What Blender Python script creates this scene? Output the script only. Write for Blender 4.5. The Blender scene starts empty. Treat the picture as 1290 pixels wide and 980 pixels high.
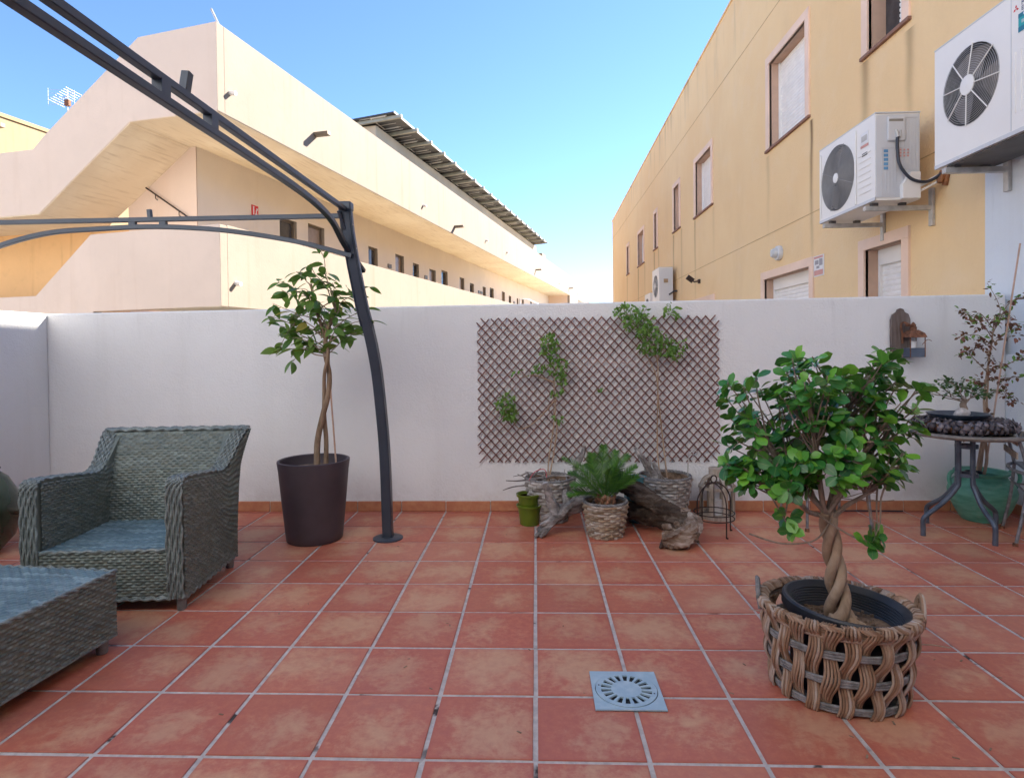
import bpy, math, random
import numpy as np
from mathutils import Vector, Matrix, Euler
R_ = math.radians; PI = math.pi
rng = random.Random(7)
sc = bpy.context.scene
col = sc.collection

# ------------------------------------------------------------------ camera
cam_d = bpy.data.cameras.new('camera'); cam = bpy.data.objects.new('camera', cam_d); col.objects.link(cam)
PITCH, YAW, ROLL = .015, -.0386, -.011
F0 = Vector((math.sin(YAW), math.cos(YAW), 0)); R0 = Vector((math.cos(YAW), -math.sin(YAW), 0))
Fw = F0 * math.cos(PITCH) + Vector((0, 0, -1)) * math.sin(PITCH)
U0 = R0.cross(Fw)
Rt = R0 * math.cos(ROLL) + U0 * math.sin(ROLL); Up = U0 * math.cos(ROLL) - R0 * math.sin(ROLL)
cam.matrix_world = Matrix(((Rt.x, Up.x, -Fw.x, .0115), (Rt.y, Up.y, -Fw.y, -1.74), (Rt.z, Up.z, -Fw.z, 1.199), (0, 0, 0, 1)))
cam_d.sensor_width = 36; cam_d.lens = 762.2 / 1290 * 36; cam_d.shift_y = -40.03 / 1290
cam_d.clip_end = 3000; cam_d.clip_start = .02
sc.camera = cam

# ------------------------------------------------------------------ sky, sun, exposure
SUN = Vector((.40, .30, .323)).normalized()
el = math.asin(SUN.z); az = math.atan2(SUN.x, SUN.y)
w = bpy.data.worlds.new('World'); sc.world = w; w.use_nodes = True
nt = w.node_tree; nt.nodes.clear()
sky = nt.nodes.new('ShaderNodeTexSky'); sky.sky_type = 'NISHITA'; sky.sun_disc = False
sky.sun_elevation = el; sky.sun_rotation = az; sky.air_density = 1.0; sky.dust_density = 0; sky.ozone_density = 5.0; sky.altitude = 3000
bg = nt.nodes.new('ShaderNodeBackground'); bg.inputs[1].default_value = .096
wo = nt.nodes.new('ShaderNodeOutputWorld')
nt.links.new(sky.outputs[0], bg.inputs[0]); nt.links.new(bg.outputs[0], wo.inputs[0])
sun_d = bpy.data.lights.new('sun', 'SUN'); sun_d.energy = 5.0; sun_d.angle = R_(.5); sun_d.color = (1, .90, .77)
sun = bpy.data.objects.new('sun', sun_d); col.objects.link(sun)
sun.rotation_euler = (-SUN).to_track_quat('-Z', 'Y').to_euler(); sun.location = (10, 8, 12)
sc.view_settings.view_transform = 'Standard'; sc.view_settings.look = 'None'
sc.view_settings.exposure = 2.08; sc.view_settings.gamma = 1.0
try:
    sc.cycles.max_bounces = 8; sc.cycles.diffuse_bounces = 5
except Exception: pass

# ------------------------------------------------------------------ materials
MATS = {}
class NT:
    def __init__(s, name):
        s.m = bpy.data.materials.new(name); s.m.use_nodes = True; s.t = s.m.node_tree; s.t.nodes.clear()
        s.out = s.t.nodes.new('ShaderNodeOutputMaterial'); s.b = s.t.nodes.new('ShaderNodeBsdfPrincipled')
        s.t.links.new(s.b.outputs[0], s.out.inputs[0])
    def n(s, typ, **kw):
        x = s.t.nodes.new('ShaderNode' + typ)
        for k, v in kw.items(): setattr(x, k, v)
        return x
    def l(s, a, b): s.t.links.new(a, b)
    def set(s, sock, v):
        if hasattr(v, 'is_output') or hasattr(v, 'links'): s.l(v, sock)
        else: sock.default_value = v
    def math(s, op, a, b=0.0, c=None, clamp=False):
        x = s.n('Math', operation=op, use_clamp=clamp); s.set(x.inputs[0], a); s.set(x.inputs[1], b)
        if c is not None: s.set(x.inputs[2], c)
        return x.outputs[0]
    def mix(s, f, a, b, blend='MIX'):
        x = s.n('Mix', data_type='RGBA', blend_type=blend); s.set(x.inputs[0], f)
        for i, v in ((6, a), (7, b)):
            if isinstance(v, tuple) and len(v) == 3: v = v + (1,)
            s.set(x.inputs[i], v)
        return x.outputs[2]
    def noise(s, scale, vec=None, detail=4, rough=.55, dist=0):
        x = s.n('TexNoise'); x.inputs['Scale'].default_value = scale; x.inputs['Detail'].default_value = detail
        x.inputs['Roughness'].default_value = rough; x.inputs['Distortion'].default_value = dist
        if vec is not None: s.l(vec, x.inputs['Vector'])
        return x.outputs[0]
    def ramp(s, f, stops):
        x = s.n('ValToRGB'); s.set(x.inputs[0], f); e = x.color_ramp.elements
        while len(e) < len(stops): e.new(.5)
        for k, (p, c) in enumerate(stops):
            e[k].position = p; e[k].color = (c if isinstance(c, tuple) else (c, c, c)) + (1,)
        return x.outputs[0]
    def smooth(s, v, a, b):
        x = s.n('MapRange', interpolation_type='SMOOTHSTEP'); s.set(x.inputs[0], v); x.inputs[1].default_value = a; x.inputs[2].default_value = b
        return x.outputs[0]
    def scalevec(s, vec, sc_):
        x = s.n('Mapping'); s.l(vec, x.inputs[0]); x.inputs['Scale'].default_value = sc_; return x.outputs[0]
    def bump(s, h, strength=.3, dist=.01):
        x = s.n('Bump'); x.inputs['Strength'].default_value = strength; x.inputs['Distance'].default_value = dist
        s.l(h, x.inputs['Height']); s.l(x.outputs[0], s.b.inputs['Normal'])
    def base(s, c, rough=.6, metal=0, spec=None):
        if isinstance(c, tuple) and len(c) == 3: c = c + (1,)
        s.set(s.b.inputs['Base Color'], c); s.set(s.b.inputs['Roughness'], rough); s.b.inputs['Metallic'].default_value = metal
        if spec is not None: s.b.inputs['Specular IOR Level'].default_value = spec

def simple(name, c, rough=.6, metal=0, var=.12, scale=8, bump=0, bscale=60, spec=None, coord='Object'):
    if name in MATS: return MATS[name]
    t = NT(name); co = t.n('TexCoord').outputs[coord]
    f = t.noise(scale, co, 5)
    k = t.smooth(f, .3, .7)
    c2 = tuple(min(1, x * (1 + var)) for x in c); c1 = tuple(x * (1 - var) for x in c)
    t.base(t.mix(k, c1, c2), rough, metal, spec)
    if bump: t.bump(t.noise(bscale, co, 4), bump, .004)
    MATS[name] = t.m; return t.m

def stucco(name, c, grain=70, bump=.5, stain=.06, tint=(.5, .45, .4), dist=.006):
    t = NT(name); g = t.n('NewGeometry').outputs['Position']
    big = t.noise(.9, g, 5, .6); mid = t.noise(6, g, 4)
    c1 = t.mix(t.smooth(big, .35, .7), tuple(x * .94 for x in c), c)
    streak = t.noise(1.0, t.scalevec(g, (5, 5, .35)), 4)
    k = t.math('MULTIPLY', t.smooth(streak, .52, .8), stain * 3)
    c2 = t.mix(k, c1, tuple(a * b for a, b in zip(c, tint)))
    c3 = t.mix(t.math('MULTIPLY', t.smooth(mid, .5, .8), stain), c2, tuple(x * .7 for x in c))
    if name.startswith('white'):
        sp = t.n('SeparateXYZ'); t.l(g, sp.inputs[0]); zz = sp.outputs[2]
        dr_ = t.noise(1.0, t.scalevec(g, (9, 9, .8)), 5, .65)
        lo = t.n('MapRange'); t.l(zz, lo.inputs[0]); lo.inputs[1].default_value = .30; lo.inputs[2].default_value = .06
        hi = t.n('MapRange'); t.l(zz, hi.inputs[0]); hi.inputs[1].default_value = 1.15; hi.inputs[2].default_value = 1.52
        c3 = t.mix(t.math('MULTIPLY', t.math('MULTIPLY', lo.outputs[0], t.smooth(t.noise(5, g, 5, .7), .4, .7)), .35, clamp=True), c3, (.42, .36, .32))
        c3 = t.mix(t.math('MULTIPLY', t.math('MULTIPLY', hi.outputs[0], t.smooth(dr_, .55, .72)), .22, clamp=True), c3, (.38, .37, .36))
        patch = t.smooth(t.noise(.7, g, 2, .4), .52, .56); c3 = t.mix(t.math('MULTIPLY', patch, .07), c3, (.60, .60, .62))
    t.base(c3, .9, spec=.2)
    fine = t.noise(grain, g, 3, .6); lump = t.noise(grain * .28, g, 2)
    t.bump(t.math('ADD', fine, t.math('MULTIPLY', lump, .8)), bump, dist)
    return t.m

M = {}
M['white_wall'] = stucco('white_roughcast', (.80, .80, .80), 70, .5, .05, (.7, .68, .64), .008)
M['white_wall2'] = stucco('white_roughcast_side', (.74, .77, .79), 85, .6, .04)
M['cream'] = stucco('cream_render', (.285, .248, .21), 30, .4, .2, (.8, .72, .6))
M['gallery'] = stucco('shade_lifted_cream_render', (.78, .70, .60), 30, .25, .06, (.8, .72, .6))  # copy of the cream render, lightened to offset the gallery's shade
M['shade_cream'] = stucco('shade_lifted_near_render', (.68, .545, .45), 30, .35, .12, (.85, .8, .75))  # same building's render in shade: lighter, pinker copy for the near faces
M['ochre_far'] = stucco('ochre_render_cracked', (.74, .46, .22), 20, .4, .25, (.6, .55, .5))
M['far_yellow'] = stucco('pale_yellow_render', (.36, .265, .155), 8, .4, .2, (.7, .6, .5))

def mat_soffit():
    t = NT('board_marked_soffit'); co = t.n('TexCoord').outputs['Object']
    n1 = t.noise(.8, co, 6, .65); n2 = t.noise(3, t.scalevec(co, (8, .6, 1)), 4)
    c = t.mix(t.smooth(n1, .35, .7), (.76, .66, .50), (.85, .77, .61))
    c = t.mix(t.math('MULTIPLY', t.smooth(n2, .5, .75), .35), c, (.40, .30, .18))
    t.base(c, .85, spec=.2); t.bump(n2, .3, .01); return t.m
M['soffit'] = mat_soffit()

def mat_facade():
    t = NT('ochre_facade_render'); g = t.n('NewGeometry').outputs['Position']
    s = t.n('SeparateXYZ'); t.l(g, s.inputs[0]); y, z = s.outputs[1], s.outputs[2]
    big = t.noise(.35, g, 5, .6); med = t.noise(2.2, g, 4)
    c = t.mix(t.smooth(big, .3, .7), (.84, .575, .305), (.88, .64, .36))
    c = t.mix(t.math('MULTIPLY', t.smooth(t.noise(1.1, t.scalevec(g, (1, 1, .35)), 5, .7), .45, .75), .35), c, (.74, .50, .27))
    c = t.mix(t.math('MULTIPLY', t.smooth(med, .5, .8), .3), c, (.86, .66, .45))
    wob = t.math('MULTIPLY', t.math('SUBTRACT', t.noise(1.5, g, 2), .5), .1)
    # rain streaks below the lower corners of the window sills: (y, z of the sill, strength, width)
    for (sy, sz, st, wd, ln) in [(5.87, 3.96, .95, .040, 1.9), (7.26, 3.95, .22, .06, 1.3), (11.3, 3.86, .55, .05, 1.9), (9.97, 3.84, .15, .06, 1.2),
                         (13.3, 3.92, .6, .06, 2.0), (12.5, 3.92, .35, .06, 1.8), (15.7, 3.88, .55, .07, 2.0), (15.1, 3.9, .35, .07, 1.5), (18.4, 3.76, .6, .08, 2.2), (17.2, 3.78, .3, .08, 1.6),
                         (20.8, 3.78, .45, .09, 2.0), (4.66, 4.1, .55, .07, 1.3), (3.92, 4.05, .5, .055, 1.2)]:
        dy = t.math('SUBTRACT', t.math('ADD', y, wob), sy)
        a = t.math('POWER', 2.718, t.math('MULTIPLY', t.math('MULTIPLY', dy, dy), -1 / (wd * wd)))
        zr = t.n('MapRange'); t.l(z, zr.inputs[0]); zr.inputs[1].default_value = sz - ln; zr.inputs[2].default_value = sz; 
        b = t.math('LESS_THAN', z, sz)
        k = t.math('MULTIPLY', t.math('MULTIPLY', a, b), t.math('MULTIPLY', zr.outputs[0], st), clamp=True)
        c = t.mix(k, c, (.17, .10, .05))
    # dirt under the coping
    top = t.n('MapRange'); t.l(z, top.inputs[0]); top.inputs[1].default_value = 5.9; top.inputs[2].default_value = 7.0
    dn = t.noise(1.2, t.scalevec(g, (1, 3.5, .4)), 5)
    k = t.math('MULTIPLY', t.math('MULTIPLY', t.smooth(dn, .5, .75), top.outputs[0]), .6, clamp=True)
    c = t.mix(k, c, (.34, .27, .19))
    t.base(c, .92, spec=.15)
    fine = t.noise(38, g, 3, .7); t.bump(fine, .7, .012)
    return t.m
M['facade'] = mat_facade()
M['trim'] = simple('pink_stone_trim', (.84, .60, .45), .7, var=.06, scale=3, bump=.1)
M['reveal'] = simple('window_reveal', (.58, .38, .27), .8, var=.05)
M['shutter'] = simple('white_shutter_slats', (.86, .82, .78), .45, var=.04)
M['alu'] = simple('grey_aluminium', (.45, .46, .47), .35, .6, var=.08)
M['glass_dark'] = simple('dark_window_glass', (.05, .05, .055), .08, var=.2)

def mat_tile():
    t = NT('terracotta_tile'); co = t.n('TexCoord').outputs['Object']; r = t.n('ObjectInfo').outputs['Random']; g = t.n('NewGeometry').outputs['Position']
    s = t.n('SeparateXYZ'); t.l(co, s.inputs[0])
    off = t.math('MULTIPLY', t.math('SUBTRACT', r, .5), .10)
    off2 = t.math('MULTIPLY', t.math('SUBTRACT', t.math('FRACT', t.math('MULTIPLY', r, 17.3)), .5), .10)
    dx = t.math('SUBTRACT', s.outputs[0], off); dy = t.math('SUBTRACT', s.outputs[1], off2)
    d = t.math('SQRT', t.math('ADD', t.math('MULTIPLY', dx, dx), t.math('MULTIPLY', dy, dy)))
    n1 = t.noise(9, g, 6, .68, .4); n2 = t.noise(34, g, 6, .7)
    blob = t.math('ADD', t.math('MULTIPLY', d, -5.2), t.math('ADD', t.math('MULTIPLY', n1, 2.6), t.math('MULTIPLY', n2, .9)))
    blob = t.math('ADD', blob, t.math('MULTIPLY', t.math('FRACT', t.math('MULTIPLY', r, 5.7)), .5))
    k = t.smooth(blob, 1.05, 2.05)
    red = t.mix(t.smooth(n2, .35, .7), (.50, .125, .078), (.60, .19, .105))
    red = t.mix(t.math('MULTIPLY', r, .35), red, (.45, .14, .075))
    tan = t.mix(n2, (.60, .35, .19), (.70, .47, .27))
    c = t.mix(t.math('MULTIPLY', k, .58), red, tan)
    edge = t.math('MAXIMUM', t.math('ABSOLUTE', s.outputs[0]), t.math('ABSOLUTE', s.outputs[1]))
    ek = t.smooth(t.math('ADD', edge, t.math('MULTIPLY', n2, .016)), .150, .172)
    c = t.mix(t.math('MULTIPLY', ek, .5), c, (.40, .10, .06))
    drips = t.smooth(t.noise(3.1, g, 6, .7, 1.5), .56, .68)
    c = t.mix(t.math('MULTIPLY', drips, .16), c, (.34, .13, .09))
    dust = t.smooth(t.noise(1.4, g, 5), .5, .8)
    c = t.mix(t.math('MULTIPLY', t.math('FRACT', t.math('MULTIPLY', r, 9.1)), .22), c, t.mix(t.math('GREATER_THAN', t.math('FRACT', t.math('MULTIPLY', r, 3.3)), .5), (.36, .10, .07), (.66, .33, .20)))
    c = t.mix(t.math('MULTIPLY', dust, .12), c, (.45, .36, .32))
    spots = t.smooth(t.noise(60, g, 2, .5), .74, .8)
    c = t.mix(t.math('MULTIPLY', spots, .35), c, (.13, .05, .04))
    rough = t.math('ADD', .33, t.math('MULTIPLY', n2, .22))
    t.base(c, rough, spec=.4)
    t.bump(t.math('ADD', n2, t.math('MULTIPLY', n1, .8)), .22, .004); return t.m
M['tile'] = mat_tile()
def mat_skirt():
    t = NT('terracotta_skirting'); g = t.n('NewGeometry').outputs['Position']; r = t.n('ObjectInfo').outputs['Random']
    n = t.noise(14, g, 5, .6)
    c = t.mix(t.smooth(n, .3, .7), (.46, .165, .085), (.56, .25, .125))
    c = t.mix(t.math('MULTIPLY', r, .3), c, (.40, .20, .11)); t.base(c, .6, spec=.35); t.bump(n, .15, .004); return t.m
M['skirt'] = mat_skirt()
def mat_grout():
    t = NT('grey_grout'); g = t.n('NewGeometry').outputs['Position']
    n = t.noise(22, g, 5, .7); n2 = t.noise(7, g, 4, .6); n3 = t.noise(2.0, g, 3)
    c = t.mix(t.smooth(n, .3, .7), (.44, .385, .345), (.62, .56, .51))
    k = t.math('MULTIPLY', t.smooth(n2, .57, .64), t.smooth(n3, .42, .6))
    c = t.mix(k, c, (.06, .045, .04)); t.base(c, .9, spec=.2); t.bump(n, .6, .004); return t.m
M['grout'] = mat_grout()
M['ground'] = simple('dusty_ground', (.42, .37, .31), .95, var=.2, scale=.5)

def mat_wicker(name, cols, rough=.45, spec=.4, per=2.0):
    t = NT(name); uv = t.n('TexCoord').outputs['UV']; s = t.n('SeparateXYZ'); t.l(uv, s.inputs[0])
    row = t.math('FLOOR', s.outputs[1]); seg = t.math('FLOOR', t.math('DIVIDE', t.math('ADD', s.outputs[0], row), per))
    cb = t.n('CombineXYZ'); t.l(row, cb.inputs[0]); t.l(seg, cb.inputs[1])
    wn = t.n('TexWhiteNoise', noise_dimensions='3D'); t.l(cb.outputs[0], wn.inputs[0])
    g = t.n('NewGeometry').outputs['Position']
    c = t.ramp(wn.outputs[0], [(k / (len(cols) - 1), c_) for k, c_ in enumerate(cols)])
    big = t.smooth(t.noise(5, g, 3), .35, .7)
    c = t.mix(t.math('MULTIPLY', big, .3), c, tuple(x * .6 for x in cols[0]))
    n = t.noise(140, g, 3)
    c = t.mix(t.math('MULTIPLY', t.smooth(n, .45, .75), .35), c, tuple(min(1, x * 1.3) for x in cols[-1]))
    t.base(c, rough, spec=spec); t.bump(n, .25, .002); return t.m
M['wicker'] = mat_wicker('grey_synthetic_wicker', [(.085, .11, .095), (.15, .18, .16), (.125, .135, .105), (.20, .24, .215), (.10, .125, .115)], .42, .5)
M['wicker_skylit'] = mat_wicker('sky_tinted_wicker', [(.09, .145, .16), (.15, .225, .245), (.11, .17, .18), (.25, .34, .36), (.11, .155, .16)], .38, .5, 5)  # sky's blue on upward faces mixed into the strand colours
M['wicker_edge'] = simple('wicker_edge_braid', (.175, .205, .195), .42, var=.35, scale=45, bump=.3, bscale=150, spec=.5)
M['willow'] = mat_wicker('weathered_willow', [(.24, .175, .115), (.42, .34, .26), (.34, .24, .15), (.50, .44, .38), (.20, .14, .09)], .8, .25, 2)
M['willow_pale'] = mat_wicker('grey_willow', [(.24, .21, .18), (.46, .43, .40), (.34, .30, .26), (.58, .56, .53), (.20, .17, .15)], .85, .2, 2)

def mat_rod():
    t = NT('weathered_rattan_rod'); g = t.n('NewGeometry').outputs['Position']; co = t.n('TexCoord').outputs['UV']
    s = t.n('SeparateXYZ'); t.l(co, s.inputs[0])
    wn = t.n('TexWhiteNoise', noise_dimensions='1D'); t.l(t.math('FLOOR', s.outputs[1]), wn.inputs['W'])
    n = t.noise(30, g, 5, .65); 
    f = t.math('ADD', t.math('MULTIPLY', wn.outputs[0], .6), t.math('MULTIPLY', n, .5))
    c = t.ramp(f, [(.1, (.13, .075, .045)), (.4, (.30, .175, .105)), (.65, (.38, .26, .18)), (.95, (.50, .43, .38))])
    t.base(c, .7, spec=.3); t.bump(n, .4, .002); return t.m
M['rod'] = mat_rod()
def mat_rodgrey():
    t = NT('grey_rattan_rod'); g = t.n('NewGeometry').outputs['Position']; n = t.noise(35, g, 5, .65)
    t.base(t.ramp(n, [(.3, (.10, .095, .09)), (.5, (.22, .21, .205)), (.75, (.36, .35, .34))]), .7, spec=.3); t.bump(n, .4, .002); return t.m
M['rodgrey'] = mat_rodgrey()

def mat_leaf(name, dark, mid, bright, rough=.32, trans=.22, yellow=None):
    t = NT(name); r = t.n('ObjectInfo').outputs['Random']; g = t.n('NewGeometry').outputs['Position']
    rp = t.n('NewGeometry').outputs['Random Per Island']
    f = t.math('FRACT', t.math('ADD', t.math('MULTIPLY', r, 3.1), rp))
    c = t.ramp(f, [(0, dark), (.5, mid), (.95, bright)])
    if yellow: c = t.mix(t.math('GREATER_THAN', f, .955), c, yellow)
    uv = t.n('TexCoord').outputs['UV']; s = t.n('SeparateXYZ'); t.l(uv, s.inputs[0])
    mid_ = t.math('LESS_THAN', t.math('ABSOLUTE', t.math('SUBTRACT', s.outputs[0], .5)), .035)
    c = t.mix(t.math('MULTIPLY', mid_, .35), c, (.28, .38, .12))
    n = t.noise(60, g, 3); c = t.mix(t.math('MULTIPLY', n, .25), c, tuple(x * .6 for x in dark))
    t.base(c, rough, spec=.5)
    tr = t.n('BsdfTranslucent'); t.l(t.mix(.5, c, (.30, .45, .05)), tr.inputs[0])
    mx = t.n('MixShader'); mx.inputs[0].default_value = trans
    t.l(t.b.outputs[0], mx.inputs[1]); t.l(tr.outputs[0], mx.inputs[2]); t.l(mx.outputs[0], t.out.inputs[0])
    return t.m
M['leaf_ficus'] = mat_leaf('glossy_ficus_leaf', (.022, .12, .032), (.05, .24, .04), (.20, .50, .05), .28, .2)
M['leaf_tall'] = mat_leaf('tall_ficus_leaf', (.045, .13, .035), (.10, .22, .045), (.26, .40, .085), .4, .42, (.42, .34, .08))
M['leaf_vine'] = mat_leaf('vine_leaf', (.07, .18, .03), (.12, .27, .04), (.22, .40, .07), .5, .35)
M['leaf_cycad'] = mat_leaf('cycad_leaf', (.02, .09, .012), (.05, .17, .02), (.12, .28, .03), .55, .15)
M['leaf_bonsai'] = mat_leaf('bonsai_leaf', (.012, .05, .018), (.025, .09, .025), (.06, .16, .03), .4, .2)
M['leaf_red'] = mat_leaf('crimson_bract', (.08, .012, .018), (.17, .03, .035), (.30, .08, .07), .5, .25)

def mat_bark(name, a, b, c_, scale=20, stretch=(1, 1, .25), bump=.6, rough=.85):
    t = NT(name); g = t.n('TexCoord').outputs['Object']
    n = t.noise(scale, t.scalevec(g, stretch), 6, .7, .6); n2 = t.noise(scale * .3, g, 4)
    f = t.math('ADD', t.math('MULTIPLY', n, .65), t.math('MULTIPLY', n2, .4))
    t.base(t.ramp(f, [(.35, a), (.52, b), (.72, c_)]), rough, spec=.2); t.bump(n, bump, .006); return t.m
M['bark_tan'] = mat_bark('smooth_tan_bark', (.20, .13, .085), (.36, .25, .17), (.50, .38, .28), 18, (1, 1, .5), .3, .65)
M['bark_brown'] = mat_bark('brown_stem_bark', (.12, .08, .05), (.26, .18, .12), (.36, .27, .19), 30, (1, 1, .2), .5)
M['bark_twig'] = mat_bark('grey_brown_twig', (.16, .12, .09), (.28, .21, .16), (.42, .34, .28), 40, (1, 1, .3), .3)
M['driftwood'] = mat_bark('silver_driftwood', (.045, .038, .034), (.24, .215, .20), (.60, .57, .55), 26, (.35, 1, 1), 1.0)
M['logwood'] = mat_bark('dark_decayed_log', (.014, .010, .008), (.075, .052, .038), (.26, .21, .17), 14, (.3, 1, 1), 1.0)
M['logend'] = mat_bark('pale_split_log_end', (.05, .03, .02), (.20, .135, .095), (.62, .54, .47), 16, (.5, 1, 1), 1.0)
M['board'] = mat_bark('old_grey_board', (.06, .045, .038), (.17, .135, .12), (.28, .24, .225), 12, (2, 1, .15), .8)
M['lanternwood'] = mat_bark('washed_wood_slat', (.20, .155, .12), (.38, .32, .26), (.54, .48, .42), 22, (2, 1, .2), .5)
M['trellis'] = mat_bark('red_brown_trellis_wood', (.09, .04, .035), (.19, .09, .078), (.30, .18, .155), 20, (.3, 1, 1), .4, .7)
M['cane'] = simple('bamboo_cane', (.46, .30, .22), .6, var=.15, scale=20)
M['chip'] = mat_leaf('bark_chip', (.05, .038, .04), (.13, .105, .11), (.27, .23, .235), .75, .0)
M['chipbase'] = simple('bark_ring_core', (.20, .10, .05), .95, var=.4, scale=30, bump=.8)
M['soil'] = simple('dry_potting_soil', (.17, .11, .07), .95, var=.6, scale=25, bump=1.0, bscale=60)
M['gazebo'] = simple('anthracite_powder_coat', (.046, .058, .080), .36, .3, var=.1, scale=4, spec=.5)
M['black_pot'] = simple('black_plastic', (.018, .020, .026), .42, var=.25, scale=12, spec=.5)
M['planter'] = simple('plum_grey_planter', (.062, .048, .058), .5, var=.12, scale=5, bump=.1, spec=.45)
M['green_plastic'] = simple('lime_green_plastic', (.11, .16, .012), .38, var=.08, scale=6, spec=.5)
M['dark_green'] = simple('dark_green_glaze', (.018, .042, .022), .18, var=.3, scale=6, spec=.6)
M['blue_glaze'] = simple('turquoise_glaze', (.10, .26, .30), .22, var=.2, scale=9, spec=.6)
M['iron'] = simple('rusty_black_iron', (.045, .028, .024), .65, .3, var=.5, scale=30)
M['bistro'] = simple('blue_grey_painted_steel', (.085, .105, .135), .42, .3, var=.25, scale=14, spec=.5)
M['bistro_worn'] = simple('worn_steel', (.20, .20, .21), .5, .4, var=.35, scale=25)
M['tabletop'] = simple('table_edge_brown', (.19, .165, .14), .5, .2, var=.25, scale=20)
M['saucer'] = simple('blue_black_saucer', (.035, .055, .085), .28, var=.2, spec=.5)
M['rock'] = simple('pale_rock', (.50, .46, .44), .85, var=.3, scale=25, bump=.8)
M['rust'] = simple('rusted_tin', (.20, .085, .045), .8, .2, var=.5, scale=40, bump=.5)
M['ac_white'] = simple('ac_white_enamel', (.82, .78, .73), .42, var=.03, scale=2, spec=.4)
M['ac_side'] = simple('ac_grey_enamel', (.60, .60, .61), .42, var=.03, scale=2, spec=.4)
M['ac_grille'] = simple('ac_grey_grille', (.26, .25, .24), .5, var=.1)
M['ac_black'] = simple('ac_fan_dark', (.085, .078, .075), .6, var=.2)
M['ac_blade'] = simple('ac_fan_blade', (.22, .19, .17), .5, var=.1)
M['steel'] = simple('galvanised_bracket', (.48, .47, .45), .45, .4, var=.15, scale=15)
M['hose'] = simple('black_conduit', (.03, .035, .05), .5, var=.1)
M['tape'] = simple('rust_brown_tape', (.30, .12, .045), .7, var=.4, scale=30)
M['red'] = simple('sign_red', (.62, .02, .02), .5, var=.03)
M['sign_white'] = simple('sign_white', (.75, .73, .72), .5, var=.03)
M['sign_pink'] = simple('faded_pink_print', (.62, .30, .26), .6, var=.05)
M['sign_grey'] = simple('faded_grey_print', (.33, .31, .32), .6, var=.05)
M['teal'] = simple('label_teal', (.02, .33, .34), .4, var=.03)
M['teal_dark'] = simple('label_petrol', (.01, .16, .24), .4, var=.03)
M['ink'] = simple('label_ink', (.06, .07, .14), .5, var=.03)
M['pv_back'] = simple('solar_backsheet', (.045, .045, .05), .5, var=.2)
M['pv_rail'] = simple('galvanised_rafter', (.34, .34, .29), .5, .2, var=.12)
M['pv_frame'] = simple('panel_frame', (.72, .72, .70), .4, .2, var=.05)
M['brown_lamp'] = simple('bronze_lamp', (.16, .13, .10), .5, .4, var=.1)

def mat_drain():
    t = NT('grey_blue_drain_plastic'); g = t.n('NewGeometry').outputs['Position']; n = t.noise(30, g, 5)
    t.base(t.mix(t.smooth(n, .4, .75), (.36, .48, .55), (.46, .56, .60)), .45, spec=.45); t.bump(n, .1, .002); return t.m
M['drain'] = mat_drain()
def mat_urn():
    t = NT('green_glazed_urn'); g = t.n('TexCoord').outputs['Object']
    n = t.noise(6, t.scalevec(g, (1, 1, 5)), 5, .6); n2 = t.noise(16, g, 5, .7)
    c = t.mix(t.smooth(n, .3, .7), (.07, .26, .18), (.15, .42, .31)); c = t.mix(t.math('MULTIPLY', t.smooth(n2, .55, .8), .45), c, (.33, .42, .33))
    t.base(c, .45, spec=.4); t.bump(n, .25, .006); return t.m
M['urn'] = mat_urn()
def mat_glassy():
    t = NT('clear_bulkhead_glass'); t.base((.8, .8, .78), .15); t.b.inputs['Transmission Weight'].default_value = .4; return t.m
M['lampglass'] = mat_glassy()

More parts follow.
